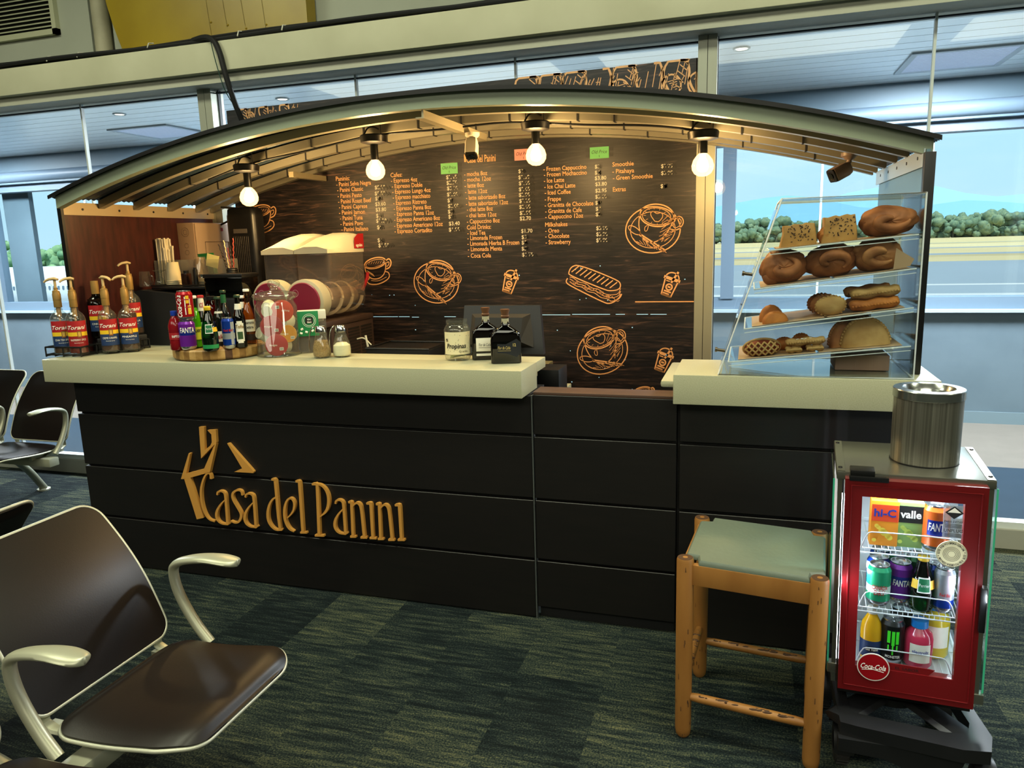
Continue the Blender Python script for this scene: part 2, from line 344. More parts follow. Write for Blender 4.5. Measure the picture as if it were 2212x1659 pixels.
for k,(px,py) in enumerate(((258,246),(610,213),(1142,123),(1602,104))):
    p=at(px,py,Z=2.75); g=G(pm('spot_glow','#fff6df',.4,emit=2.2)); g.lathe([(0,2.744),(.035,2.744),(.035,2.75)],cx=p.x,cy=p.y,n=20)
    g.lathe([(.035,2.749),(.05,2.741),(.055,2.75)],pm('troffer_frame'),cx=p.x,cy=p.y,n=20)
    tag(g.obj('downlight'),('small round ceiling spot left of the square light panel','small round ceiling spot over the left end of the menu board','small round ceiling spot seen above the middle of the canopy','small round ceiling spot right of the aluminium post by the menu board')[k],'ceiling light','round corridor spots')
# roof over hall and corridor, seen from nowhere inside but shading it
g=G(pm('roof_deck','#777777',.9)); g.box(-14,14,-9.1,4.7,4.42,4.5); g.box(-14,14,4.5,4.7,2.5,4.5); g.box(-14,-9,1.3,1.5,0,4.5); g.box(12,14,1.3,1.5,0,4.5); g.box(-14.1,-14,1.3,4.7,0,4.5); g.box(14,14.1,1.3,4.7,0,4.5); struct(g.obj('roof'))
# ---------------------------------------------------------------- airfield
g=G(bands('airfield',[(0,'#b3b7b8'),(53.2,'#9aa3a8'),(62.1,'#c3c4c0'),(66.6,'#929ca2'),(77.0,'#c6c6c0'),(78.8,'#8f999f'),(136.4,'#c2ae80'),(160.2,'#b29f73'),(172.0,'#8b9499'),(183.9,'#c9b484'),(231.4,'#95999a'),(243.3,'#d6c292'),(296.8,'#c7b280'),(314.6,'#9da08e'),(326.5,'#d2bd8a')],nz=.03))
g.box(-900,1500,4.72,560,-4.0,-3.6); g.box(-900,1700,560,1500,-4.0,-3.6,pm('far_field','#a9b48a',.9)); struct(g.obj('ground'))
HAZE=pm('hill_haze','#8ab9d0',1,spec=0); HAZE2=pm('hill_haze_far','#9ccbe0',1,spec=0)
def hill(y,x0,x1,base,prof,m):
    g=G(m); n=len(prof); rows=[]
    for k,h in enumerate(prof):
        x=x0+(x1-x0)*k/(n-1); rows.append([(x,y-h*2.5,base-.3),(x,y-h*1.2,base+h*.55),(x,y,base+h),(x,y+h*2,base-.3)])
    g.loft(rows,closed=False,cap=False); return struct(g.obj('hills'))
def prof(seed,n,lo,hi):
    r=random.Random(seed); p=[r.random() for _ in range(n)]
    return [lo+(hi-lo)*(.5+.3*math.sin(i*.35+seed)+.2*math.sin(i*.9+seed*2)+.1*p[i]) for i in range(n)]
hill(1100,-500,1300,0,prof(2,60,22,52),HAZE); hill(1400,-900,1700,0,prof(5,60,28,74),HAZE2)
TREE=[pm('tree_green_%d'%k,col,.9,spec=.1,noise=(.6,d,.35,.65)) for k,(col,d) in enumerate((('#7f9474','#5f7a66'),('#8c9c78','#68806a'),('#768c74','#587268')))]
def crown(g,x,y,z,r,m,rr,n=11):
    v=[];f=[]; nl=7
    for i in range(nl+1):
        th=PI*i/nl
        for j in range(n):
            a=2*PI*j/n; d=r*(1+rr.uniform(-.24,.2)); v.append((x+d*math.sin(th)*math.cos(a),y+d*math.sin(th)*math.sin(a),z+d*.85*math.cos(th)))
    for i in range(nl):
        for j in range(n): f.append((i*n+j,i*n+(j+1)%n,(i+1)*n+(j+1)%n,(i+1)*n+j))
    g.add(v,f,m)
def bush(g,x,y,z,r,m,k=10,rr=rnd):
    for _ in range(k):
        a=rr.random()*2*PI; d=rr.random()**.5*r*.75; s=r*rr.uniform(.13,.26)*(.55 if k>50 else 1)
        crown(g,x+d*math.cos(a),y+d*math.sin(a),z+r*(rr.uniform(.1,1)*(1-.5*(d/r)**2)),s,m,rr)
def trees(name,label,x0,x1,y,n,r0,r1,z,seed,sm=TREE,k=24):
    rr=random.Random(seed); g=G(TREE[0])
    k_=k
    for k in range(n):
        x=x0+(x1-x0)*(k+rr.random()*.7)/n; r=rr.uniform(r0,r1); yy=y+rr.uniform(-3,6)
        m=rr.choice(sm); bush(g,x,yy,z,r,m,k_,rr); g.cyl((x,yy,z-.4),(x,yy,z+r*.6),r*.05,pm('tree_trunk','#6b6a5c',.9),n=6)
    o=g.obj(name,smooth=80); tag(o,label,'trees'); o['kind']='stuff'; return o
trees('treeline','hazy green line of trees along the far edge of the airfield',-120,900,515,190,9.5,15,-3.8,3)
g=None
p0=at(80,570,Y=62); p1=at(160,560,Y=62)
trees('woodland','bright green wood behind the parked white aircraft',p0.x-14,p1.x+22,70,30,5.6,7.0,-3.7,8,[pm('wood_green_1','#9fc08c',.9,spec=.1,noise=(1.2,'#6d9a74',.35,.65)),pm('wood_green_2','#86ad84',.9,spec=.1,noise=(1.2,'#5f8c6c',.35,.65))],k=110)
# parked airliner, its white side passing behind the left panel
t=thing('parked_aircraft','white airliner fuselage with small oval cabin windows beyond the corridor','aircraft',-52,48,0,0)
PW=pm('aircraft_white','#eef3f6',.35)
g=G(PW); R_=1.88; g.tube([(-20,0,-1.2),(-14,0,-1.16),(-9,0,-1.16),(12,0,-1.16),(17,0,-1.1),(21,0,-.9)],[.5,1.5,R_,R_,1.2,.3],n=32); g.obj('fuselage',t)
WN=pm('cabin_window','#6d8294',.2)
q0=at(117,622,Y=48-R_)
def onfus(x,z): 
    dz=z+1.16; return -math.sqrt(max(.01,R_*R_-dz*dz))-.01
for k in range(-9,12):
    x=k*.5+(q0.x+52); z=q0.z; q=G(WN)
    q.prism([(x+a*.11,z+b*.17) for a,b in ((-.6,-1),(.6,-1),(1,-.6),(1,.6),(.6,1),(-.6,1),(-1,.6),(-1,-.6))],onfus(x,z)-.01,onfus(x,z)+.03); q.obj('window',t)
q=G(pm('door_seam','#93a3ad',.6)); xx=q0.x+52-.62
q.rib(chaikin([(xx-.45,-1.0),(xx-.45,.45),(xx-.3,.62),(xx+.3,.62),(xx+.45,.45),(xx+.45,-1.0),(xx+.3,-1.2),(xx-.3,-1.2)],2,True),.03,closed=True,T=TR(0,-R_-.03,q0.z-.25)); q.obj('door_outline',t)
q=G(pm('aircraft_shade','#c4d0d6',.5)); q.box(-2,6,0,5,-1.9,-1.6); q.obj('wing',t)
# ---------------------------------------------------------------- kiosk shell
LAM=pm('wenge_laminate','#120e0d',.45,noise=(5,'#0b0909',.3,.7),stretch=(1,1,14),bump=None)
TOP=pm('solid_surface_white','#b4b398',.35,noise=(260,'#a6a588',.3,.62))
GAL=pm('galvanised_arch','#77776a',.35,.3)
def boards(g,x0,x1,y,zs,m=LAM,left=0):
    for a,b in zip(zs[:-1],zs[1:]): g.box(x0,x1,y-.02,y,a+.006,b-.006,m,b=.002,seg=1)
ZS=(.0,.27,.54,.815,.988)
t=thing('service_counter','long dark wood panelled counter front with raised gold lettering','counter',0,0,0)
g=G(LAM); g.box(.10,2.49,0,.22,0,.985,pm('counter_core','#0c0b0b',.6)); g.obj('body',t)
for a,b in zip(ZS[:-1],ZS[1:]):
    g=G(LAM); g.box(.093,2.497,-.02,.002,a+.007,b-.005,b=.002,seg=1); g.obj('front_board',t)
g=G(pm('metal_edge_strip','#8b9091',.3,.8)); g.box(2.4985,2.5035,-.023,-.004,.0,.985); g.obj('edge_strip',t)
# lettering: strokes traced as (x,y) spots on the board face
GOLD=pm('gold_lettering','#c68d40',.5)
SC=530/2212
def lp(x,y): 
    p=at(370+x*SC,900+y*SC,Y=-.035); return (p.x,p.z)
def raised(polys,par,name,th=.016):
    g=G(GOLD)
    for P in polys: g.prism(P,-.02-th,-.019)
    return g.obj(name,par,smooth=25)
_sk=[0]
def stroke(g,pts,w,n=2):
    """thick raised stroke of varying width through measured spots"""
    P=[(*lp(x,y),) for x,y in pts]; W=w if isinstance(w,(list,tuple)) else [w]*len(P)
    Q=[(p[0],p[1],ww) for p,ww in zip(P,W)]; Q=chaikin(Q,n) if n else Q
    Q=[Vector(q) for q in Q]; A=[];B=[]
    for i,q in enumerate(Q):
        d=(Q[min(i+1,len(Q)-1)]-Q[max(i-1,0)]).to_2d(); d=d.normalized() if d.length>1e-9 else Vector((1,0)); nn=Vector((-d.y,d.x))*q.z/2
        A.append((q.x+nn.x,q.y+nn.y)); B.append((q.x-nn.x,q.y-nn.y))
    k=len(A); v=[]; _sk[0]=(_sk[0]+1)%4
    for y in (-.036-.0003*_sk[0],-.0195):
        v+=[(a[0],y,a[1]) for a in A]+[(b[0],y,b[1]) for b in B]
    f=[]
    for i in range(k-1):
        f+=[(i,k+i,k+i+1,i+1),(2*k+i,2*k+i+1,3*k+i+1,3*k+i),(i,i+1,2*k+i+1,2*k+i),(k+i,3*k+i,3*k+i+1,k+i+1)]
    f+=[(0,2*k,3*k,k),(k-1,2*k-1,4*k-1,3*k-1)]
    g.add(v,f)
logo=[ [(250,92),(296,92),(303,300),(352,262),(366,232),(362,160),(326,122),(402,118),(408,232),(270,376)],
       [(408,240),(350,500),(130,535),(170,330),(155,330),(88,562),(120,560),(300,468),(395,262)][::-1],
       [(505,240),(520,240),(745,495),(742,508),(568,498),(640,465)],
       [(118,560),(172,545),(290,912),(232,925)],[(110,520),(330,462),(350,500),(130,562)] ]
g=G(GOLD)
for k,P in enumerate(logo):
    if k==1: P=[(158,330),(172,332),(135,520),(150,525),(118,562),(88,562)]
    g.prism([lp(*q) for q in P],-.036-.0003*k,-.0195)
g.prism([lp(*q) for q in [(398,240),(408,242),(350,500),(300,498),(296,474)]],-.0378,-.0195)
g.obj('logo_emblem',t)
W1=.0135; W2=.0088
def letter(ch,fn):
    g=G(GOLD); fn(g); g.obj('letter',t)
def la(g,x,y,h,w=95):  # condensed a
    s=w/95.
    stroke(g,[(x+18*s,y+38),(x+22*s,y+8),(x+60*s,y+2),(x+88*s,y+20),(x+95*s,y+60),(x+110*s,y+h-40),(x+112*s,y+h)],[W2,W2,W2,W1*.9,W1,W1,W1])
    stroke(g,[(x+86*s,y+h*.28),(x+45*s,y+h*.42),(x+12*s,y+h*.62),(x+12*s,y+h*.82),(x+50*s,y+h*.97),(x+118*s,y+h*1.0)],[W2*.6,W2,W1,W1,W2,W2*.7])
    stroke(g,[(x+98*s,y+h-2),(x+128*s,y+h-14)],[W2,W2],0)
letter('C',lambda g:(stroke(g,[(358,562),(352,512),(320,508),(285,570),(262,680),(280,820),(330,925),(392,945)],[.012,.009,.008,.010,.012,.012,.009,.007]),))
letter('a',lambda g:la(g,395,668,305))
letter('s',lambda g:stroke(g,[(640,710),(632,668),(590,660),(550,690),(552,740),(600,820),(635,880),(620,940),(580,962),(535,940)],[W2,W2,W2,W1*.9,W1,W1,W1,W1*.9,W2,W2*.6]))
letter('a',lambda g:la(g,650,690,310))
def ld(g):
    stroke(g,[(902,568),(930,566),(938,580),(975,1010),(998,1024)],[W2,W1,W1*1.1,W1*1.1,W2],1)
    stroke(g,[(962,720),(905,745),(868,840),(872,950),(935,1024),(998,1022)],[W2*.6,W2,W1,W1,W2,W2*.7])
letter('d',ld)
letter('e',lambda g:stroke(g,[(1045,915),(1100,860),(1115,780),(1085,732),(1045,745),(1018,830),(1022,930),(1060,1010),(1108,1036)],[W2*.6,W2,W1,W2,W2,W1,W1,W1,W2*.7]))
letter('l',lambda g:(stroke(g,[(1120,585),(1150,583),(1156,600),(1185,1035),(1185,1048)],[W2,W1,W1*1.1,W1*1.1,W1],1),stroke(g,[(1163,1046),(1222,1046)],[W2,W2],0)))
def lP(g):
    stroke(g,[(1268,610),(1312,606),(1318,640),(1332,1060),(1332,1075)],[W2,W1,W1*1.2,W1*1.1,W1],1); stroke(g,[(1295,1072),(1378,1074)],[W2,W2],0)
    stroke(g,[(1300,608),(1360,618),(1408,680),(1422,760),(1405,850),(1338,905)],[W2,W2,W1,W1*1.1,W1,W2*.5])
letter('P',lP)
letter('a',lambda g:la(g,1462,748,312,92))
def ln(g,x,y,h):
    stroke(g,[(x,y+8),(x+28,y+5),(x+30,y+20),(x+42,y+h)],[W2,W1,W1,W1],1); stroke(g,[(x+18,y+h),(x+70,y+h)],[W2,W2],0)
    stroke(g,[(x+34,y+50),(x+70,y+8),(x+105,y+22),(x+120,y+70),(x+145,y+h+6)],[W2*.6,W2,W1,W1,W1]); stroke(g,[(x+112,y+h+8),(x+168,y+h+8)],[W2,W2],0)
letter('n',lambda g:ln(g,1595,765,318))
letter('i',lambda g:(stroke(g,[(1758,785),(1796,780),(1800,800),(1816,1095)],[W2,W1,W1*1.1,W1],1),stroke(g,[(1788,1096),(1848,1098)],[W2,W2],0)))
letter('n',lambda g:ln(g,1845,782,322))
letter('i',lambda g:(stroke(g,[(2016,800),(2054,795),(2058,815),(2074,1110)],[W2,W1,W1*1.1,W1],1),stroke(g,[(2042,1112),(2104,1112)],[W2,W2],0)))
# countertop
g=G(TOP); g.box(.0,2.484,-.10,.13,.988,1.1,b=.003); g.box(.0,2.484,.1301,.275,1.055,1.1,b=.003); g.box(.12,.86,.2751,.95,1.055,1.1,b=.003)
tag(g.obj('countertop'),'long off-white solid surface countertop carrying the drinks and jars','countertop')
# counter door
t=thing('counter_door','low dark wood swing door closing the gap between the two counters','door',0,0,0)
g=G(LAM); g.box(2.507,3.084,0,.05,.05,.985); g.obj('door_core',t)
for a,b in zip((.05,.27,.54,.815),(.27,.54,.815,.992)):
    q=G(LAM); q.box(2.507,3.084,-.02,.001,a+.007,b-.004,b=.002,seg=1); q.obj('front_board',t)
q=G(pm('lit_wood_cap','#4a342a',.5)); q.box(2.507,3.084,-.018,.10,.9885,1.0,b=.002); q.obj('top_cap',t)  # brown of the lit top edge is put into its colour
q=G(BLKM); q.box(2.51,3.08,.01,.04,.0,.05); q.obj('toe_kick',t)
# right cabinet
t=thing('display_counter','dark wood panelled cabinet under the pastry case, right of the swing door','counter',0,0,0)
g=G(LAM); g.box(3.087,3.93,0,.26,0,.985,pm('counter_core')); g.obj('body',t)
for a,b in zip(ZS[:-1],ZS[1:]):
    q=G(LAM); q.box(3.096,3.935,-.02,.001,a+.007,b-.005,b=.002,seg=1); q.obj('front_board',t)
g=G(TOP); g.box(3.076,3.965,-.10,.275,.988,1.1,b=.003); tag(g.obj('countertop'),'short off-white countertop under the clear pastry case','countertop')
p=at(1427,822,Y=.3)
g=G(TOP); g.box(2.985,3.5,.30,.80,p.z-.03,p.z,b=.012); tag(g.obj('shelf'),'pale lower shelf tucked behind the short countertop','shelf')
g=G(TOP); g.box(2.28,2.52,.36,.62,.86,.915,b=.003); tag(g.obj('shelf'),'small pale shelf behind the swing door, right of the black box','shelf')
# side panels
MAR=pm('maroon_laminate','#4b211c',.35,noise=(7,'#2f1412',.3,.72),stretch=(1,6,1))
t=thing('side_panel','tall maroon wood side panel closing the left end of the kiosk','panel',0,0,0)
g=G(MAR); g.box(.017,.03,.115,1.23,1.101,1.86); g.obj('board',t)
g=G(BLK); g.box(.012,.036,.098,.114,1.101,1.865); g.obj('edge_strip',t)
FL=pm('flashing_cream','#b9a88a',.4,.2)
g=G(FL); g.box(.031,.036,.115,1.24,1.805,1.868)
for y in (.23,.47,.72,.96,1.18): g.cyl((.036,y,1.835),(.039,y,1.835),.006,BLK,n=10)
g.obj('flashing',t)
t=thing('side_panel','tall grey side panel with a black front edge closing the right end of the kiosk','panel',0,0,0)
g=G(pm('sky_sheen_laminate','#5d7784',.3)); g.box(3.898,3.912,.05,1.03,1.101,1.872); g.obj('board',t)  # window reflection on the glossy laminate is painted in as blue-grey
g=G(BLK); g.box(3.888,3.922,.015,.049,1.101,1.86,b=.002); g.obj('edge_strip',t)
g=G(pm('flashing_zinc','#b7c2c6',.35,.4)); g.box(3.891,3.896,.055,1.08,1.815,1.875); 
for y in (.15,.35,.55,.75,.95): g.cyl((3.892,y,1.85),(3.889,y,1.85),.006,BLK,n=10)
g.obj('flashing',t)
# canopy
XC=2.012; RR=6.25
def arc(x): return 2.204-(RR-math.sqrt(RR*RR-(x-XC)**2))
can=thing('arched_canopy','arched dark corrugated canopy on metal ribs over the whole kiosk','canopy',0,0,1.87)
def strip(y0,y1,zo,zu,x0=.055,x1=3.92,n=48):
    rings=[]
    for i in range(n+1):
        x=x0+(x1-x0)*i/n; z=arc(x); rings.append([(x,y0,z+zu),(x,y1,z+zu),(x,y1,z+zo),(x,y0,z+zo)])
    return rings
K=TR(0,0,-1.87)
SHEET=pm('dark_roof_sheet','#334352',.22,metal=.35,noise=(6,'#3a2c25',.2,.5),spec=.6)  # lifted blue tone carries the outdoor reflection in the colour
g=G(SHEET)
ny=72; v=[];f=[]
ys=[.045+(1.26-.045)*j/ny for j in range(ny+1)]
xs=[.03+(3.94-.03)*i/60 for i in range(61)]
for i,x in enumerate(xs):
    for j,y in enumerate(ys): v.append((x,y,arc(x)+(.006 if j%2 else 0)))
for i in range(60):
    for j in range(ny): a=i*(ny+1)+j; f.append((a,a+1,a+ny+2,a+ny+1))
n0=len(v); v+=[(a,b,z+.008) for a,b,z in v]; f+=[tuple(n0+i for i in reversed(q)) for q in f]
for i in range(60):
    for j in (0,ny): a=i*(ny+1)+j; b=a+ny+1; f.append((a,b,b+n0,a+n0))
for j in range(ny):
    for i in (0,60): a=i*(ny+1)+j; f.append((a,a+1,a+1+n0,a+n0))
g.add(v,f); g.obj('roof_sheet',can,K)
g=G(BLK); g.loft(strip(.038,.045,.014,-.002,.03,3.94)); g.obj('front_trim',can,K)
g=G(pm('fascia_paint','#858e7a',.45)); g.loft(strip(.06,.10,.001,-.056,.055,3.92)); g.obj('front_arch',can,K)
for k,y in enumerate((.35,.59,.85,1.09,1.225)):
    g=G(pm('rib_metal','#8d8878',.35,.35)); g.loft(strip(y-.019,y+.019,-.004,-.043,.04,3.895)); r=g.obj('rib',can,K)
    if k in (2,3,1):
        for i in range(13):
            q=G(BLKM); x=.45+i*.26+rnd.uniform(-.05,.05); q.box(x-.004,x+.004,y-.021,y+.021,arc(x)-.0455,arc(x)-.001); q.obj('cable_tie',r)
g=G(pm('crossbar_cream','#9a8f74',.45)); g.box(2.036,2.045,.07,.86,2.118,2.146); g.box(2.008,2.045,.07,.86,2.113,2.118); g.obj('crossbar',can,K)
g=G(pm('crossbar_cream')); g.box(.84,.87,.9,1.25,2.0,2.03); g.obj('bracket',can,K)
def swag(pts,r,m=BLKM,n=3): g=G(m); g.tube(chaikin(pts,n),r,n=6); return g
g=swag([(x,.52,arc(x)-.004-.060+.006*math.sin(x*9)) for x in [.6+.1*i for i in range(26)]],.005); g.obj('power_cable',can,K)
g=swag([(.3,.98,1.86),(.5,1.02,1.84),(.3,1.1,1.80),(.14,1.15,1.76)],.006); g.obj('power_cable',can,K)
# pendant lamps
BULBW=16
BULB=thin('bulb_glass','#fff0c8',.05,.6,emit=('#ffcf80',1.5)); FIL=pm('filament','#fff3d0',.4,emit=26,ecol='#ffd27a')
def lamp(x,z,dz,label):
    y=.50; t=thing('pendant_lamp',label,'lamp',x,y,z)
    zt=arc(x)-.055-z
    g=G(BLK); g.lathe([(0,zt-.05),(.035,zt-.048),(.062,zt-.04),(.066,zt-.012),(.06,zt-.006),(0,zt-.006)],n=28); g.obj('canopy_cap',t)
    q=G(BLKM); q.tube(chaikin([(-.05,0,zt),(-.03,0,zt+.03),(.0,0,zt+.035),(.03,0,zt+.02)],2),.004,n=6); q.cyl((-.045,0,zt-.01),(-.045,0,zt+.05),.002,n=5); q.cyl((.04,0,zt-.01),(.04,0,zt+.05),.002,n=5); q.obj('hanger_wire',t)
    q=G(BLKM); q.cyl((0,0,.12),(0,0,zt-.04),.005,n=8); q.obj('cord',t)
    q=G(BLK); q.lathe([(0,.128),(.017,.127),(.019,.122),(.019,.052),(.0185,.048),(0,.048)],n=20); q.obj('socket',t)
    q=G(BULB); q.lathe([(.016,.055),(.018,.047),(.028,.038),(.040,.022),(.0465,0),(.0445,-.018),(.035,-.034),(.018,-.0445),(0,-.047)],n=28); b=q.obj('bulb',t,smooth=80)
    q=G(FIL)
    for a in range(6):
        an=a*PI/3; q.cyl((.009*math.cos(an),.009*math.sin(an),-.018),(.011*math.cos(an+.4),.011*math.sin(an+.4),.024),.0016,n=6)
    q.cyl((0,0,-.016),(0,0,.045),.003,pm('stem_glass','#fff0c0',.3,emit=3,ecol='#ffca6a'),n=6); q.obj('filament',b)
    l=light('bulb_glow','POINT',(x,y,z),BULBW,(1,.73,.43),shadow_soft_size=.03)
lamp(.856,1.872,0,'glowing round filament bulb on a black cord, leftmost of four under the canopy')
lamp(1.59,1.965,0,'glowing round filament bulb in front of the panini price column')
lamp(2.40,1.987,0,'glowing round filament bulb hanging beside the pink paper note')
lamp(3.134,1.90,0,'glowing round filament bulb in front of the aluminium window post')
# cameras
def cctv(x,y,ztop,az,el,body,label,drop=.07):
    t=thing('security_camera',label,'camera',x,y,ztop)
    g=G(body); g.lathe([(0,0),(.034,0),(.034,-.014),(.024,-.022),(.018,-.03),(0,-.03)],n=24); g.obj('mount_plate',t)
    q=G(body); q.tube(chaikin([(0,0,-.02),(0,0,-.045),(.02*math.cos(az),.02*math.sin(az),-drop)],2),.011,n=12); q.obj('arm',t)
    M=Matrix.Translation((.02*math.cos(az),.02*math.sin(az),-drop))@Matrix.Rotation(az,4,'Z')@Matrix.Rotation(el,4,'Y')
    q=G(body); sq=lambda s,r: [(0,s*a,r*b) for a,b in ((-1,-.7),(-.8,-1),(.8,-1),(1,-.7),(1,.7),(.8,1),(-.8,1),(-1,.7))]
    q.loft([[(X,p[1],p[2]) for p in sq(s,s)] for X,s in ((-.03,.012),(-.02,.024),(-.0,.029),(.058,.029))]); bo=q.obj('housing',t,M)
    q=G(BLK); q.loft([[(X,p[1],p[2]) for p in sq(s,s)] for X,s in ((.058,.028),(.066,.0275),(.066,.018),(.062,.015))]); q.cyl((.062,0,0),(.068,0,0),.012,pm('lens_dark','#101820',.1),n=20); q.obj('lens_face',bo)
    return t
cctv(2.075,.56,2.113,math.radians(-80),math.radians(66),pm('camera_white','#d9cfbd',.4),'white bullet camera hanging from the middle crossbar of the canopy',.052)
cctv(3.735,.755,1.94,math.radians(206),math.radians(26),pm('camera_brown','#7a675c',.45),'brown-grey bullet camera under the right end of the canopy',.07)
# cables on the beam
cb=thing('cable_bundle','thick bundle of black cables lying along the top of the beam','cable',0,1.1,2.82)
K=TR(0,-1.1,-2.82)
for k in range(5):
    r=(.012,.009,.014,.008,.01)[k]; y=1.10+k*.018
    pts=[(x,y+.008*math.sin(x*2+k),2.818+r+(.018*math.sin(x*1.4+k*.8)**2+ (k%2)*.015)) for x in [-4+.35*i for i in range(24)]]
    g=G(BLKM if k!=3 else pm('cable_green','#20331f',.6)); g.tube(chaikin(pts,1),r,n=8); g.obj('cable',cb,K)
for x in (-1.0,-.75,-.2,.45,.75,2.2):
    g=G(WHT); g.tube([(x,1.085,2.83),(x,1.1,2.86),(x+.01,1.13,2.865)],.004,n=6); g.obj('zip_tie',cb,K)
g=G(BLKM); p=[(.12,1.11,2.845),(.25,1.07,2.848),(.33,1.055,2.80),(.365,1.06,2.6),(.372,1.13,2.42),(.372,1.25,2.25),(.37,1.255,2.05)]
g.tube(chaikin(p,3),.0165,n=10); o=g.obj('hanging_cable'); tag(o,'black conduit dropping from the beam down behind the canopy','cable')
g=G(pm('cable_teal','#1c4238',.6)); g.tube(chaikin([(.27,1.07,2.84),(.30,1.06,2.7),(.34,1.08,2.5),(.35,1.24,2.40),(.352,1.25,2.1)],3),.003,n=6); g.obj('thin_wire',o)
# menu board on the glass
def woodboard():
    m=mat('printed_wood'); nt=m.node_tree; N=nt.nodes; L=nt.links; b=N['Principled BSDF']; b.inputs['Roughness'].default_value=.42; b.inputs['Specular IOR Level'].default_value=.5
    t=N.new('ShaderNodeTexCoord'); mp=N.new('ShaderNodeMapping'); mp.inputs['Scale'].default_value=(2.2,1,26); L.new(t.outputs['Object'],mp.inputs[0])
    n=N.new('ShaderNodeTexNoise'); n.inputs['Scale'].default_value=2.2; n.inputs['Detail'].default_value=8; n.inputs['Distortion'].default_value=1.2; n.inputs['Roughness'].default_value=.6; L.new(mp.outputs[0],n.inputs[0])
    r=N.new('ShaderNodeValToRGB'); L.new(n.outputs['Fac'],r.inputs[0]); e=r.color_ramp.elements
    e[0].position=.36; e[0].color=(*c('#121318'),1); e[1].position=.72; e[1].color=(*c('#7a645c'),1); q=e.new(.5); q.color=(*c('#25242a'),1); q=e.new(.6); q.color=(*c('#3f3838'),1)
    n2=N.new('ShaderNodeTexNoise'); n2.inputs['Scale'].default_value=.9; L.new(t.outputs['Object'],n2.inputs[0])
    r2=N.new('ShaderNodeValToRGB'); L.new(n2.outputs['Fac'],r2.inputs[0]); e=r2.color_ramp.elements; e[0].position=.38; e[0].color=(*c('#8a93a5'),1); e[1].position=.62; e[1].color=(*c('#ffd9c4'),1)
    mx=N.new('ShaderNodeMixRGB'); mx.blend_type='MULTIPLY'; mx.inputs[0].default_value=.8; L.new(r.outputs[0],mx.inputs[1]); L.new(r2.outputs[0],mx.inputs[2]); L.new(mx.outputs[0],b.inputs['Base Color'])
    return m
YM=1.262
mb=thing('menu_board','large dark wood-print menu board with orange lettering behind the counter','menu board',.19,YM,.5)
K=TR(-.19,-YM,-.5)
g=G(woodboard()); g.prism([(.19,.52),(3.056,.52),(3.056,2.497),(.19,2.462)],YM,YM+.012); g.obj('board',mb,K)
ORG=pm('menu_orange','#f0b47c',.6); PRW=pm('menu_white','#ddd8c8',.6); INK=pm('marker_black','#08080a',.45); PL=TR(0,YM,0)
def mt(g,s,x,y,x1=None,h=9.2,m=None):
    p=at(x,y,Y=YM); w_=None
    if x1: w_=at(x1,y,Y=YM).x-p.x
    k=(at(x,y-h,Y=YM).z-p.z); g.text(s,p.x,p.z,w_,k,m or ORG,PL,bold=.012)
def column(rows): 
    g=G(ORG)
    for r in rows: mt(g,*r)
    g.obj('lettering',mb,K)
column([('Paninis:',726,391,756),('- Panini Selva Negra',727,403,802),('- Panini Classic',729,415,785),('- Panini Pesto',730,428,782),('- Panini Roast Beef',731,440,803),('- Panini Caprese',733,452,794),('- Panini Jamon',733,464,789),('- Panini Tuna',735,476,784),('- Panini Pavo',736,488,785),('- Panini Italiano',738,500,796),('Bites:',732,515,761),('- Hash Brown',731,526,785),('- Cookies',733,538,763)])
column([('Cafes:',844,383,869),('- Espresso 4oz',845,395,902),('- Espresso Doble',847,407,913),('- Espresso Lungo 4oz',848,419,931),('- Espresso macchiato',849,431,930),('- Espresso Ristreto',850,443,922),('- Espresso Panna 8oz',851,455,932),('- Espresso Panna 12oz',852,467,938),('- Espresso Americano 8oz',852,479,951),('- Espresso Americano 12oz',852,492,957),('- Espresso Cortadito',853,504,934)])
column([('- mocha 8oz',1003,381,1053),('- mocha 12oz',1003,393,1061),('- latte 8oz',1004,406,1046),('- latte 12oz',1005,419,1053),('- latte saborizado 8oz',1007,432,1092),('- latte saborizado 12oz',1007,445,1098),('- chai latte 8oz',1009,457,1065),('- chai latte 12oz',1008,470,1073),('- Cappuccino 8oz',1009,483,1080),('Cold Drinks:',1009,496,1061),('- Iced Tea',1010,508,1049),('- Limonada Frozen',1010,519,1085),('- Limonada Hierba B Frozen',1010,531,1122),('- Limonada Menta',1011,543,1085),('- Coca Cola',1011,557,1061)])
column([('- Frozen Cappuccino',1174,370,1267),('- Frozen Mochaccino',1175,382,1268),('- Ice Latte',1175,395,1219),('- Ice Chai Latte',1176,408,1243),('- Iced Coffee',1177,421,1233),('- Frappe',1177,435,1212),('- Granitta de Chocolate',1177,448,1282),('- Granitta de Cafe',1178,461,1257),('- Cappuccino 12oz',1178,473,1260),('Milkshakes',1178,490,1226),('- Oreo',1178,503,1208),('- Chocolate',1178,515,1230),('- Strawberry',1179,528,1233)])
column([('Smoothie',1323,360,1369),('- Pitahaya',1323,375,1370),('- Green Smoothie',1324,389,1410),('Extras',1324,414,1352)])
g=G(ORG); mt(g,'Casa del Panini',1008,352,1071,15); mt(g,'I',1003,350,1007,16); g.obj('lettering',mb,K)
g=G(PRW)
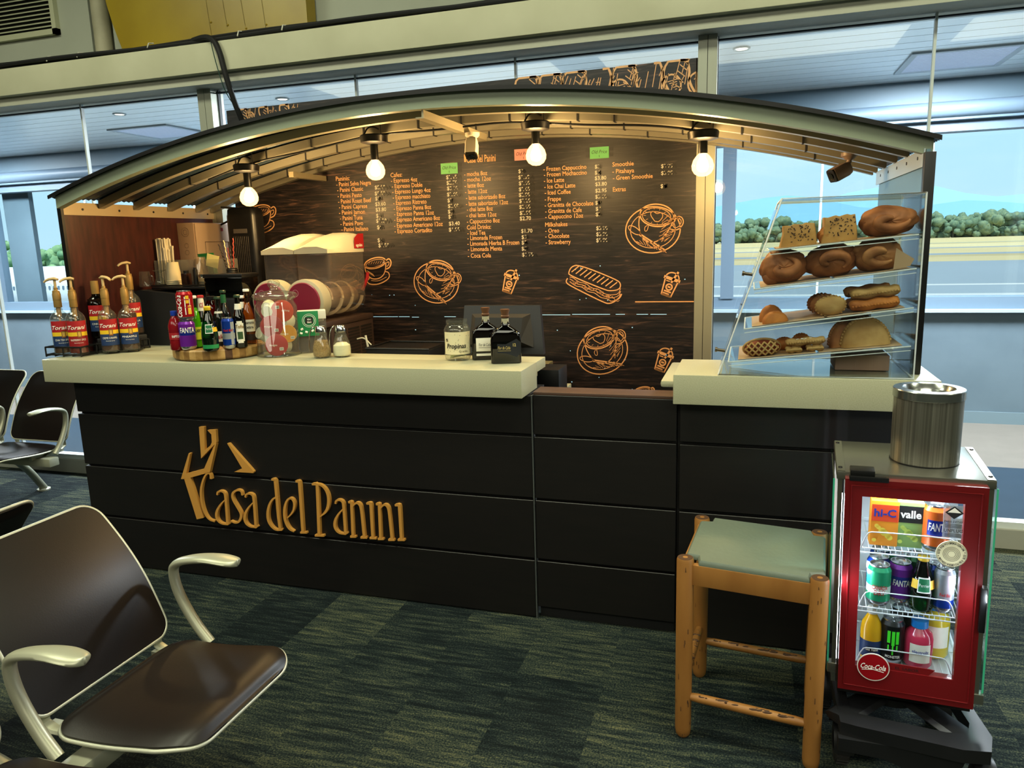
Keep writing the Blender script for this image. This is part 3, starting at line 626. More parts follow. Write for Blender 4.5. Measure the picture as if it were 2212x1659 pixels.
pr=[(810,409,'$5.50'),(810,422,'$5.50'),(811,433,'$5'),(811,445,'$3.60'),(812,457,'$3.80'),(813,470,'$4'),(813,481,'$3.20'),(815,495,'$4'),(816,523,'$4'),(818,534,'$1.50'),
(964,387,'$2.45'),(965,399,'$2.70'),(966,411,'$3.10'),(966,424,'$2.60'),(967,437,'$2'),(968,449,'$2.60'),(968,461,'$2'),(969,472,'$2'),(970,487,'$3.40'),(970,500,'$1.95'),
(1120,374,'$3'),(1120,387,'$3.60'),(1121,400,'$2.60'),(1121,413,'$2.65'),(1121,425,'$2.90'),(1122,438,'$3.20'),(1122,451,'$2.60'),(1123,464,'$2.95'),(1123,476,'$2.70'),(1126,503,'$1.70'),(1127,516,'$5'),(1127,528,'$5'),(1127,541,'$5'),(1128,554,'$1.75'),
(1285,364,'$3'),(1285,377,'$5'),(1285,389,'$3.80'),(1286,402,'$3.80'),(1286,416,'$2.95'),(1286,429,'$3.60'),(1286,442,'$4'),(1287,455,'$4'),(1287,467,'$2'),(1288,497,'$5.90'),(1288,510,'$5.90'),(1288,523,'$5.90'),
(1428,363,'$3.95'),(1428,378,'$3.95'),(1427,406,'$1')]
for x,y,s in pr: mt(g,s,x,y,None,8,PRW)
g.obj('price_lettering',mb,K)
g=G(INK); clean={(812,457),(970,487),(1126,503),(1285,389),(1286,402),(1123,476),(811,445),(1286,416)}
for x,y,s in pr:
    if (x,y) in clean: continue
    x0=x+7; x1=x+ (9+6*(len(s)-1) if len(s)>2 else 14); 
    P=[]
    for k in range(9): 
        p=at(x0+(x1-x0)*k/8,y-1-(6 if k%2 else 0)+rnd.uniform(-1.5,1.5),Y=YM); P.append((p.x,p.z))
    g.rib(P,.0115,T=TR(0,YM-.0018,0))
g.obj('marker_scribble',mb,K)
# illustrations, local unit frames placed on the board
def art(px,py,w,rot,fn,name='illustration',lw=.0052):
    p=at(px,py,Y=YM); s=at(px+w/2,py,Y=YM).x-at(px-w/2,py,Y=YM).x
    g=G(ORG); fn(g,lambda pts,k=1.0,closed=False: g.rib([(max(.195,min(3.05,p.x+s*(a*math.cos(rot)-b*math.sin(rot)))),min(2.459+.0122*(p.x+s*a-.19),p.z+s*(a*math.sin(rot)+b*math.cos(rot)))) for a,b in pts],lw*k,T=PL,closed=closed))
    g.obj(name,mb,K)
def cupsaucer(g,S):
    S(ell(0,-.05,.5,.42,.35),1.2); S(ell(0,-.05,.41,.33,.35),.7)
    S(ell(-.02,.22,.31,.2,.2),1.3); S(ell(-.02,.2,.26,.15,.2),.7)
    S(chaikin([(-.33,.16),(-.27,-.08),(-.12,-.27),(.03,-.29),(.18,-.2),(.28,0),(.3,.25)],2),1)
    S(chaikin([(.28,.27),(.40,.35),(.50,.25),(.44,.08),(.27,.06)],3),1); S(ell(.38,.2,.06,.09,-.3,16),.7)
    S(chaikin([(-.02,.11),(-.15,.2),(-.12,.28),(-.03,.24),(.04,.30),(.1,.24),(.06,.12),(-.02,.11)],2),.7)
    S(chaikin([(-.12,0),(-.16,-.05),(-.13,-.12),(-.09,-.1),(-.1,0)],2),.6)
    S(ell(-.32,-.16,.13,.055,-.25,18),.8); S([(-.2,-.19),(.33,-.32)],1.4); S([(-.22,-.21),(.32,-.36)],.8)
    rr=random.Random(3)
    for k in range(26):
        a=.10+rr.random()*.2; z=-.22+rr.random()*.42; S([(a,z),(a+.05+rr.random()*.08,z+.08+rr.random()*.07)],.4)
    for k in range(14):
        a=-.3+k*.045; S([(a,-.30-.04*math.sin(k)),(a+.1,-.36)],.4)
    for k in range(12):
        t=k*.5; S([(.2*math.cos(t)-.02,.2+.12*math.sin(t)),(.25*math.cos(t)-.02,.2+.15*math.sin(t))],.4)
def smallcup(g,S):
    S(ell(-.05,.2,.38,.16,.15),1.3); S(ell(-.05,.19,.33,.11,.15),.6)
    S(chaikin([(-.43,.15),(-.4,-.1),(-.25,-.28),(.0,-.3),(.2,-.2),(.3,0),(.33,.28)],2),1.2)
    S(chaikin([(.33,.25),(.45,.32),(.52,.2),(.45,.03),(.28,-.02)],3),1.4); S(chaikin([(.35,.18),(.42,.22),(.44,.14),(.34,.06)],2),.8)
    S(chaikin([(-.3,-.25),(-.42,-.35),(-.3,-.46),(.05,-.46),(.4,-.3),(.4,-.12),(.27,-.08)],2),1.2); S(chaikin([(-.25,-.33),(0,-.37),(.3,-.25)],2),.6)
    for k in range(7): S([(-.28+k*.08,.18),(-.22+k*.08,.25)],.4); S([(-.36+k*.03,0-k*.02),(-.3+k*.03,-.1-k*.02)],.4)
def togo(g,S):
    S([(-.27,.18),(-.20,-.5),(.20,-.5),(.27,.18)],1.5,False); S([(-.2,-.5),(.2,-.5)],1.5)
    S([(-.34,.2),(.34,.2)],3.2); S(ell(0,.24,.27,.22,0,20,0,PI),1.3)
    S([(.02,.05),(.14,.55)],2.2); S(ell(0,-.14,.12,.12),1.5); S([(-.06,-.14),(.06,-.14)],1.8); S([(-.15,-.33),(.15,-.33)],1.6); S([(-.17,-.42),(.1,-.42)],1.2); S([(-.2,.08),(-.05,.08)],1)
def panini(g,S):
    S(chaikin([(-.48,.22),(-.42,.33),(-.28,.36),(.42,.06),(.49,-.02),(.46,-.12),(.3,-.14),(.2,-.12),(-.46,.17)],2,True),1.2,True)
    for k in range(10): x=-.37+k*.078; S([(x-.05,.23-k*.035),(x+.09,.33-k*.035)],1.1)
    for j in range(3):
        P=[(-.46+.064*i,.14-j*.05-.031*i+.018*math.sin(i*1.7+j)) for i in range(13)]+[(.44,-.2-j*.04),(.48,-.1-j*.05)]; S(chaikin(P,1),.7)
    S(chaikin([(-.5,.12),(-.54,.05),(-.46,-.02),(.15,-.34),(.28,-.38),(.46,-.28),(.5,-.2)],2),1.2)
    rr=random.Random(5)
    for k in range(22): x=-.4+rr.random()*.8; z=.08-.43*(x+.4)-rr.random()*.05; S(chaikin([(x,z),(x+.03,z-.04),(x+.07,z-.01)],1),.5)
art(1412,491,118,-.35,cupsaucer); art(944,606,96,-.45,cupsaucer); art(1300,754,112,.12,cupsaucer); art(815,582,62,.05,smallcup); art(566,470,62,0,smallcup)
art(1284,613,116,.02,panini); art(1448,613,54,-.35,togo); art(1434,776,54,-.35,togo); art(1102,607,48,-.32,togo); art(1391,852,46,.1,smallcup)
def leaves(seed,n,w):
    def fn(g,S):
        rr=random.Random(seed)
        for k in range(n):
            x=-w/2+w*(k+.5)/n; kind=rr.random()
            if kind<.5:
                S(chaikin([(x-.06,-.12),(x-.12,0),(x-.06,.1),(x+.02,.14)],2),1.3); 
                for j in range(7): S([(x-.07+j*.012,-.08+j*.03),(x-.02+j*.008,-.11+j*.03)],.6)
            if kind>.3: S(ell(x+.07,-.06,.05,.055,0,20),1.1); [S([(x+.05+j*.01,-.04-j*.01),(x+.1,-.03-j*.012)],.5) for j in range(5)]
            S(chaikin([(x-.02,.12),(x+.03,.02),(x+.02,-.04),(x+.07,-.13)],2),1.5)
            for j in range(8): a=rr.random()*.14; S([(x+a,-.1+rr.random()*.1),(x+a+.02,-.02+rr.random()*.1)],.5)
    return fn
art(1310,172,400,0,leaves(4,7,.95),lw=.008); art(575,238,150,0,leaves(9,3,.9),lw=.007)
g=G(ORG); p=at(1372,652,Y=YM); g.rib([(p.x,p.z),(3.055,p.z)],.006,T=PL)
for x,y in ((1355,286),(1428,292)):
    p=at(x,y,Y=YM); g.rib([(p.x-.02,p.z+.02),(p.x,p.z-.01),(p.x+.03,p.z+.02)],.006,T=PL)
g.obj('orange_line',mb,K)
g=G(pm('scratch_light','#9fd0ea',.5,emit=.35,ecol='#9fd8f5'))   # worn spots of the vinyl, daylight behind them painted as a faint glow
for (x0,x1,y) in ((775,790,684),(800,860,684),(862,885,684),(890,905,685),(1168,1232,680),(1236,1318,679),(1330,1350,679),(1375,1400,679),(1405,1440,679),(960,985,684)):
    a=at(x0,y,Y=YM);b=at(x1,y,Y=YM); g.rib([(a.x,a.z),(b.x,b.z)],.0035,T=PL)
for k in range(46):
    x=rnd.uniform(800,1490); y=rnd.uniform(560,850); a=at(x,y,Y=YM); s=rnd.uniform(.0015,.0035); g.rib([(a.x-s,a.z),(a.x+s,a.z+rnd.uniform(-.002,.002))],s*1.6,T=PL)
g.obj('worn_spot_glow',mb,K)
# paper notes
def note(x,y,col,s,label,tape=True):
    p=at(x,y,Y=YM); t=thing('paper_note',label,'note',p.x,YM-.004,p.z)
    g=G(pm('note_'+col[1:],col,.8)); g.box(-.052,.052,-.001,.001,-.03,.03); g.obj('paper',t)
    q=G(pm('black_tape','#121214',.5)); 
    for sx in (-1,1):
        for z in (.008,-.022): q.box(sx*.04-.035,sx*.04+.035,.0012,.0022,z,z+.016)
    q.obj('tape',t)
    q=G(INK); q.text(s,-.042,-.004,.084,.018,shear=.3,y=-.0015); q.rib([(0,-.012),(0,-.024)],.002,T=TR(0,-.001,0)); q.obj('handwriting',t)
note(971,364,'#7fce86','Old Price','green paper note taped above the coffee prices'); note(1131,334,'#ef9c98','Old Price','pink paper note taped on the menu, partly behind a bulb'); note(1295,330,'#74c47c','Old Price','green paper note taped above the frozen drink prices')
# ---------------------------------------------------------------- things on the counter
CT=1.1
def put(px,py,r,Z=CT):
    p=at(px,py,Z=Z); d=Vector((p.x-CAM.x,p.y-CAM.y,0)).normalized(); q=p+d*r; return q.x,q.y,Z,face(q.x,q.y)
CLR=thin('clear_glass','#f1f4ee',.08,1.0,haze=.03,hazecol='#f2efe0'); CLR2=thin('clear_plastic','#f2f2ee',.03,.6,haze=.06,hazecol='#e8e4da')
CHR=pm('chrome','#d0d3d6',.12,1); CREAM=pm('pump_cream','#c9ac7a',.45); GOLDC=pm('gold_collar','#a9854a',.35,.4)
RED=pm('label_red','#a3161d',.5); NAVY=pm('label_navy','#16305c',.5); YLW=pm('label_yellow','#e3b91f',.5); WLB=pm('label_white','#e9e4d4',.6); WTX=pm('print_white','#f3efe6',.6)
GRN=pm('label_green','#117a45',.5); BTX=pm('print_black','#101010',.6)
def lab(t,R,z0,z1,ah,m,name='label',x=0,y=0,par=None,a=0):
    g=G(m); g.patch(R,z0,z1,a-ah,a+ah,n=14); return g.obj(name,par or t)
# tiered black racks under the syrup bottles
def rack(x,y,rz,w,d,h,label,solid=False):
    t=thing('bottle_rack',label,'rack',x,y,CT,rz); g=G(BLK)
    for z in (.012,.05):
        g.tube([(-w,-d,z),(w,-d,z),(w,d,z),(-w,d,z)],.004,n=6,closed=True)
    for a,b in ((-w,-d),(w,-d),(w,d),(-w,d),(0,-d),(0,d)): g.cyl((a,b,.002),(a,b,.05),.004,n=6)
    for k in range(5): xx=-w+2*w*k/4; g.cyl((xx,-d,.006),(xx,d,.006),.003,n=6)
    g.obj('frame',t)
    if solid: q=G(BLK); q.box(-w+.006,w-.006,-d+.006,d-.006,.009,h,b=.004); q.obj('riser',t)
    return t
def torani(px,py,Z,name,label,second,col2,liquid,pump=True,dz=0,r=.045,off=0,P0=None,pa=0):
    x,y,z,rz=P0 or put(px,py,r,Z); t=thing('syrup_bottle',label,'bottle',x,y,z,rz+off,'pump syrup bottles at the left end of the counter')
    prof=[(0,.002),(.04,.0),(.045,.006),(.0455,.165),(.043,.185),(.034,.202),(.02,.215),(.0165,.235),(.0155,.275),(.017,.278),(.017,.286)]
    lh=liquid[1]
    g=G(CLR if liquid[0]!='dark' else thin('dark_syrup_glass','#3a1c10',.05,.8)); g.lathe(prof,n=28); g.obj('glass_body',t)
    q=G(pm('syrup_'+liquid[0],{'clear':'#5a3a24','red':'#7a2a18','amber':'#40200f','dark':'#1a0d08'}[liquid[0]],.15)); q.lathe([(0,.006),(.041,.006),(.0415,lh),(0,lh)],n=24); q.obj('syrup',t)
    R=.0462; L_=lab(t,R,.112,.168,1.12,RED); g=G(YLW); g.patch(R+.0003,.092,.112,-1.12,1.12); g.obj('label_band',t); lab(t,R,.034,.092,1.12,col2)
    g=G(WTX); g.text('Torani',-.043,.126,.082,.019,R=R+.0003,shear=.35,bold=.01); g.text(second,0,.068,min(.07,.0095*len(second)),.0095,R=R+.0003,align='L',a0=-min(.035,.00475*len(second))/R); g.text('flavoring syrup',-.02,.056,.04,.004,R=R+.0003); g.obj('lettering',L_)
    g=G(pm('label_brown','#7a4a1a',.5)); g.patch(R+.0006,.084,.118,-.05,.36); g.patch(R+.0008,.09,.112,.02,.28,pm('label_gold','#caa24a',.5)); g.obj('emblem',L_)
    if pump:
        q=G(GOLDC); q.lathe([(.019,.272),(.0195,.30),(.017,.31),(.017,.318),(.010,.322),(.009,.334),(0,.334)],n=20); q.lathe([(.0175,.235),(.0185,.238),(.0185,.272),(.0195,.273)],n=20); q.obj('collar',t)
        p=G(CREAM); p.cyl((0,0,.32),(0,0,.372),.0065,n=10); p.tube(chaikin([(.008,.012,.372),(0,-.004,.378),(-.008,-.026,.376),(-.014,-.045,.364)],2),[.010]*3+[.009]*20,n=8,flat=(1.2,.7)) if 0 else p.tube([(.010,.014,.374),(.002,0,.379),(-.006,-.022,.377),(-.011,-.036,.371),(-.014,-.046,.362)],[.008,.011,.009,.008,.006],n=10,flat=(1.3,.75)); p.obj('pump_head',t,TR(rz=pa))
        s=G(pm('dip_tube','#b58b5c',.5)); s.cyl((0,0,.05),(0,0,.27),.0045,n=8); s.cyl((0,0,.19),(0,0,.235),.011,n=10); s.obj('dip_tube',t)
    else:
        q=G(GOLDC); q.lathe([(.0185,.225),(.019,.275),(.018,.29),(.018,.292),(0,.292)],n=20); q.obj('cap',t)
    return t
RN=dict(tor=[])
x,y,rz=.045,.038,face(0,0); rack(x,y,.08,.105,.052,.05,'low black wire rack at the very corner holding the chai and red label syrups')
x2,y2,_,rz2=put(262,762,.05); rack(x2-.01,y2+.01,rz2-.28,.10,.052,.05,'low black wire rack holding the creme caramel and pineapple syrups')
xb,yb,zb,rzb=put(203,762,.12); rack(.148,.262,.95,.125,.05,.075,'raised black rack behind, carrying the cinnamon and vanilla syrups',True)
torani(138,772,CT+.012,'chai','clear syrup bottle reading chai tea spice, blue lower label, in the corner rack','CHAI TEA SPICE',NAVY,('clear',.035),pa=-1.5,P0=(.002,.035,CT+.012,face(0,0)))
torani(176,764,CT+.012,'red','clear syrup bottle with an all red label reading raspberry spice, in the corner rack','RASPBERRY SPICE',pm('label_darkred','#8c1219',.5),('red',.06),pa=-1.2,P0=(.096,.042,CT+.012,face(0,0)))
torani(242,762,CT+.012,'creme','syrup bottle reading creme caramel beside the pineapple bottle','CREME CARAMEL',NAVY,('amber',.09),r=.078,pa=1.1)
torani(284,757,CT+.012,'pine','syrup bottle reading pineapple, rightmost of the pump bottles','PINEAPPLE',NAVY,('amber',.19),pa=-1.2)
torani(186,728,CT+.078,'cinn','dark syrup bottle reading cinnamon, capped in gold with no pump','CINNAMON',NAVY,('dark',.2),pump=False,P0=(.095,.185,CT+.078,face(.1,.2)))
torani(224,726,CT+.078,'van','syrup bottle reading vanilla in the back rack, its pump the highest','VANILLA',NAVY,('amber',.12),P0=(.175,.335,CT+.078,face(.17,.3)),pa=-.9)
# wooden slice
bx,by=.865,.145
t=thing('wood_board','thick round end-grain wooden board carrying the drink samples','board',bx,by,CT)
WD=[pm('end_grain_%d'%k,a,.5,noise=(30,b,.3,.7)) for k,(a,b) in enumerate((('#b08a50','#8a642f'),('#8f6a38','#6b4a22'),('#c39d63','#9c7640'),('#5a3a24','#3e2616')))]
n=40; g=G(WD[0])
for k in range(n):
    a0=2*PI*k/n; a1=2*PI*(k+1)/n; m=WD[(0,1,2,0,1,0,2,3,0,1,2,0,0,1)[k%14]]
    g.loft([[(.205*math.cos(a),.205*math.sin(a),.004),(.212*math.cos(a),.212*math.sin(a),.012),(.212*math.cos(a),.212*math.sin(a),.046),(.205*math.cos(a),.205*math.sin(a),.053),(0,0,.053),(0,0,.0)] for a in (a0,a1)],m,cap=False)
g.obj('disc',t)
BZ=CT+.0535
def can(px,py,label,cols,text,txm=WTX,Z=BZ,r=.0365,h=.137,rot=0,tilt=0,th=.026,grp='cans on the wooden board',pos=None,sc_=1,tw=.06,extra=None,cat='can'):
    x,y,z,rz=pos or put(px,py,r,Z); t=thing('drink_can',label,cat,T=TR(x,y,z,rz+rot,0,tilt,sc_),group=grp)
    g=G(cols[0]); g.lathe([(0,.004),(r*.72,.0),(r*.8,.002),(r*.97,.012),(r,.018)],pm('can_base','#b9bcc0',.25,.9),n=28)
    z0,z1=.018,h-.016; nn=len(cols)
    for k,m in enumerate(cols): g.lathe([(r,z0+(z1-z0)*k/nn),(r,z0+(z1-z0)*(k+1)/nn)],m,n=28)
    g.lathe([(r,h-.016),(r*.82,h-.004)],cols[-1],n=28); g.obj('body',t,smooth=50)
    q=G(pm('can_lid','#c6c9cc',.22,.95)); q.lathe([(r*.82,h-.004),(r*.84,h),(r*.79,h),(r*.77,h-.005),(0,h-.005)],n=28); q.tube(ell(0,-.006,.008,.011,0,12)[:0] or [(a,b-.008,h-.003) for a,b in ell(0,0,.007,.011,0,14)[:-1]],.0012,n=5,closed=True); q.obj('lid',t)
    if text:
        q=G(txm); 
        for (s,zz,hh,ww,sh) in text: q.text(s,0,zz,ww,hh,R=r+.0006,shear=sh,bold=.02,a0=-ww/2/r)
        q.obj('lettering',t)
    if extra:
        q=G(WTX); extra(q,r+.0004); q.obj('label_art',t)
    return t
FPUR=pm('can_purple','#7426a0',.25,.35); FBLUE=pm('can_deepblue','#1c2f96',.25,.35); CRED=pm('can_red','#a5121c',.25,.35); CSIL=pm('can_silver','#b9c2cc',.25,.6); CBLU=pm('can_blue','#123a9c',.25,.4)
can(409,757,'purple grape soda can standing under the red can on the wooden board',[FPUR,FPUR,FBLUE,FPUR],[('FANTA',.082,.024,.066,.1)])
def cokeart(q,R):
    for k in range(3):
        P=[(R,.02+.03*k,-.2+.4*k)]
    q.patch(R,.05,.10,.55,.62); q.cur=YLW; q.patch(R,.08,.115,.1,.5,YLW); q.patch(R,.03,.07,.3,.75,YLW); q.patch(R+.0002,.028,.11,-.05,.06,WTX); q.patch(R+.0003,.095,.10,-.4,.5,RED); q.patch(R+.0004,.06,.065,.0,.7,RED)
p=put(409,757,.0365,BZ)
can(0,0,'red cola can with yellow swirls stacked on top of the purple can','x' and [CRED,CRED],[],pos=(p[0]+.004,p[1],BZ+.1375,p[3]),rot=.0,extra=cokeart)
q=G(WTX); 
# vertical brand lettering on the red can
vv,ff,WW=glyphs('Coca-Cola',.3,0,.02); o_=[o for o in bpy.data.objects if o.get('label','').startswith('red cola can')][0]
V=[]; R_=.0371; s_=.10/WW
for a in vv: ang=-.75-(a[1]*.026/CAPH)/R_+.3; V.append((R_*math.sin(ang),-R_*math.cos(ang),.018+a[0]*s_))
q.add(V,ff); q.obj('lettering',o_)
can(497,754,'slim blue and silver energy drink can in front on the wooden board',[CBLU,CSIL,CBLU,CBLU],[('Red Bull',.082,.011,.042,.1)],RED,r=.0285,h=.145,extra=lambda q,R:(q.patch(R,.02,.09,.35,.9,CSIL),q.patch(R+.0002,.09,.125,.4,1.1,CSIL)))
# bottles
def bottle(px,py,r,label,prof,glass,cap,Z=BZ,liq=None,labels=(),texts=(),rot=0,grp='sample bottles on the wooden board',name='drink_bottle',extra=None,pos=None,sc_=1):
    x,y,z,rz=pos or put(px,py,r,Z); t=thing(name,label,'bottle',T=TR(x,y,z,rz+rot,s=sc_),group=grp)
    g=G(glass); g.lathe(prof,n=28); g.obj('glass_body',t,smooth=50)
    if liq: q=G(liq[1]); q.lathe([(max(0,a-.002),b) for a,b in liq[0]],n=24); q.obj('drink',t,smooth=50)
    q=G(cap[1]); q.lathe(cap[0],n=20); q.obj('cap',t)
    for (R,z0,z1,ah,m,*R1) in labels: q=G(m); q.patch(R,z0,z1,-ah,ah,n=14,R1=R1[0] if R1 else None); q.obj('label',t,smooth=50)
    if texts:
        by_={}
        for (s,zz,hh,ww,R,m,sh) in texts: by_.setdefault(m,[]).append((s,zz,hh,ww,R,sh))
        for m,l in by_.items():
            q=G(m)
            for s,zz,hh,ww,R,sh in l: q.text(s,0,zz,ww,hh,R=R,shear=sh,bold=.02,a0=-ww/2/R)
            q.obj('lettering',t)
    if extra: extra(t)
    return t
def crown(z,r=.0145): return [(r*.9,z-.012),(r*1.05,z-.010),(r*1.02,z-.001),(r*.8,z+.001),(0,z+.001)]
beer=lambda r,h:[(0,.003),(r*.9,0),(r,.005),(r,h*.55),(r*.93,h*.62),(r*.55,h*.74),(r*.42,h*.82),(r*.38,h*.97),(r*.42,h*.975),(r*.42,h)]
BRN=thin('brown_glass','#4a2410',.06,.8); DGR=thin('green_glass','#1c4a28',.06,.8); PGR=thin('perrier_glass','#1f8a52',.07,.85); BLKG=pm('near_black_glass','#0a0f0c',.12)
bottle(384,757,.03,'small red soda bottle with a blue cap at the left edge of the board',[(0,.003),(.026,0),(.03,.006),(.029,.05),(.026,.062),(.031,.085),(.030,.115),(.022,.14),(.0125,.155),(.012,.168)],pm('red_soda','#7c1018',.12),([(.0135,.160),(.0145,.162),(.0145,.182),(0,.183)],pm('cap_blue','#1b3fae',.4)),labels=[(.0305,.05,.082,1.3,RED)],texts=[('RAPTOR',.060,.011,.036,.031,WTX,0)])
bottle(429,752,.03,'slim bottle of lime green and yellow soda with a white cap',beer(.028,.235),thin('lime_bottle','#9fe04a',.05,.8),(crown(.245,.0135),WTX),liq=([(0,.005),(.026,.005),(.026,.13),(.02,.165),(.012,.19),(0,.19)],pm('lime_soda','#b9cf1c',.2)),labels=[(.0285,.04,.10,1.2,pm('label_lime','#d7d72a',.5))],texts=[('SQUIRT',.075,.014,.05,.029,BTX,0)])
bottle(444,750,.03,'dark bottle with a red and white label around its neck, behind the green mineral water',beer(.028,.235),BLKG,(crown(.245,.0145),RED),labels=[(.0285,.05,.12,1.2,WLB),(.0165,.165,.235,1.5,WLB,.0125)],texts=[('ICE',.19,.02,.018,.016,RED,0)])
bottle(457,759,.036,'dark green mineral water bottle with a yellow cap ring and round emblem',[(0,.003),(.03,0),(.036,.008),(.0365,.07),(.0345,.10),(.025,.14),(.016,.17),(.0125,.185),(.0125,.2)],PGR,([(.0135,.185),(.0150,.187),(.0155,.200),(.012,.204),(0,.204)],YLW),liq=([(0,.006),(.033,.006),(.0345,.06),(0,.06)],pm('green_water','#0b4a2c',.1)),labels=[(.0300,.112,.140,.2,pm('perrier_mid','#0f6a40',.5),.0245)],extra=lambda t:(
    (lambda q:(q.patch(.0362,.088,.108,.1,1.25,YLW,R1=.0332),q.patch(.0377,.082,.123,-.52,.42,WTX,R1=.0316),q.patch(.0378,.086,.120,-.46,.36,pm('perrier_mid'),R1=.0326),q.text('Perrier',0,.099,.024,.009,WTX,R=.0366,shear=.2,a0=-.38),q.obj('emblem_label',t)))(G(YLW)),
    (lambda q:(q.patch(.0368,.012,.030,-1.2,1.2),q.obj('foot_label',t)))(G(pm('foot_green','#1a8a4a',.5)))))
bottle(465,746,.034,'red juice jar bottle with a dark cap behind the green mineral water',[(0,.003),(.03,0),(.034,.006),(.034,.17),(.03,.195),(.02,.215),(.018,.22)],thin('juice_glass','#c94a3a',.06,.7),([(.019,.215),(.02,.218),(.02,.236),(0,.237)],BLK),liq=([(0,.005),(.03,.005),(.032,.19),(0,.19)],pm('red_juice','#7d1712',.15)),labels=[(.0345,.06,.12,1.0,RED)])
bottle(479,747,.03,'dark beer bottle with a slanted white shoulder label',beer(.029,.225),BLKG,(crown(.234),pm('cap_green','#1d3a26',.4)),labels=[(.0295,.02,.07,1.1,WLB),(.0275,.128,.165,1.2,WLB,.018)],texts=[('ale',.035,.02,.03,.030,RED,.2)])
bottle(492,742,.03,'dark green beer bottle with a green foil neck',beer(.029,.25),BLKG,(crown(.259),pm('cap_green')),labels=[(.0135,.19,.24,1.4,pm('foil_green','#1c5a33',.4),.0125)])
bottle(522,751,.03,'dark beer bottle with a pale neck band and an oval white flower label',beer(.0295,.235),thin('olive_glass','#26301a',.06,.8),(crown(.245),pm('cap_green')),labels=[(.0165,.178,.205,1.4,WLB,.0135)],texts=[('Toña',.092,.016,.036,.0305,pm('tona_gold','#8a6a2a',.5),0)],extra=lambda t:(
    (lambda q:(q.patch(.0300,.03,.115,-.62,.62,WLB),q.patch(.0301,.022,.125,-.42,.42,WLB),q.patch(.0303,.04,.075,-.4,.4,pm('tona_green','#33502c',.5)),q.obj('oval_label',t)))(G(WLB))))
bottle(531,744,.03,'slim beer bottle with a white neck label standing behind the oval-label and pale beer bottles',beer(.0285,.225),BRN,(crown(.234),WTX),labels=[(.0155,.175,.205,1.4,WLB,.0125)])
bottle(542,744,.032,'pale amber beer bottle with black gothic lettering, tallest at the right of the board',beer(.0295,.255),thin('pale_glass','#d9b27a',.06,.8),(crown(.265),WTX),liq=([(0,.005),(.0275,.005),(.0275,.14),(.02,.17),(.012,.2),(0,.2)],pm('lager','#a8702a',.15)),labels=[(.030,.062,.120,1.1,WLB),(.030,.02,.05,1.1,pm('corona_foot','#2a1a10',.5))],texts=[('Corona',.100,.014,.05,.0305,BTX,0),('Extra',.078,.012,.04,.0305,BTX,0)])
# glass jar of snack tubs
x,y,z,rz=put(605,773,.10); J=(x,y)
t=thing('glass_jar','big glass cookie jar with a knob lid, filled with snack tubs','jar',x,y,z,rz)
g=G(CLR); g.lathe([(0,.004),(.098,0),(.105,.004),(.105,.010),(.099,.016),(.0985,.235),(.086,.257),(.086,.267),(.097,.272),(.097,.279)],n=40); g.obj('body',t,smooth=60)
q=G(CLR); q.lathe([(.084,.264),(.103,.282),(.105,.290),(.096,.299),(.06,.306),(.022,.312),(.018,.322),(.027,.332),(.030,.345),(.022,.358),(0,.362)],n=36); q.obj('lid',t,smooth=60)
def tub(dx,dy,dz,col,label,txt=True,r=.052,yaw=0,pit=0,roll=0):
    base=Matrix.Translation((x,y,z))@Matrix.Rotation(rz,4,'Z')@Matrix.Translation((dx,dy,dz))@Matrix.Rotation(yaw,4,'Z')@Matrix.Rotation(PI/2+pit,4,'X')@Matrix.Rotation(roll,4,'Z')
    t=thing('snack_tub',label,'snack tub',T=base,group='snack tubs in the glass jar')
    g=G(pm('tub_white','#d8d0bb',.5)); g.lathe([(0,-.052),(r*.72,-.052),(r*.95,-.004),(r,-.002),(r,0)],n=28); g.obj('tub',t)
    q=G(col); q.lathe([(0,.0012),(r*.97,.001),(r,.0)],n=28); f=q.obj('film_lid',t)
    if txt:
        q=G(WTX); T=TR(0,0,.0022,rx=-PI/2); q.text('Pringles',-.032,-.004,.034,.009,T=T,y=0); q.box(.012,.030,-.026,-.012,.0018,.0024); q.obj('lid_print',f)
        q=G(BTX); [q.box(.014+k*.003,.0155+k*.003,-.024,-.014,.0026,.003) for k in range(5)]; q.obj('barcode',f)
MR=pm('lid_red','#a31c22',.4); MO=pm('lid_orange','#cf8a22',.4); MV=pm('lid_vermilion','#c8391f',.4)
tub(-.026,-.047,.145,MR,'red-lidded snack tub at mid height on the left of the jar')
tub(-.010,-.050,.055,MR,'red-lidded snack tub at the bottom front of the jar')
tub(.028,-.045,.215,MV,'vermilion-lidded snack tub at the top right of the jar',roll=PI)
tub(.045,-.040,.105,MO,'orange-lidded snack tub at the right side of the jar',r=.042)
tub(-.052,.012,.195,MR,'snack tub at the top left of the jar, red lid rim just showing',False,r=.03,yaw=-.8)
tub(-.05,.02,.085,MO,'snack tub low on the left of the jar, an orange edge showing',False,r=.032,yaw=-.9)
tub(.035,.04,.15,pm('tub_white'),'white snack tub turned away in the middle right of the jar',False,r=.036,yaw=2.6)
tub(.04,.03,.045,pm('tub_white'),'white snack tub turned away at the bottom right of the jar',False,r=.036,yaw=2.2)
tub(-.03,.035,.235,pm('tub_white'),'white snack tub turned away right under the jar lid',False,r=.032,yaw=2.9,)
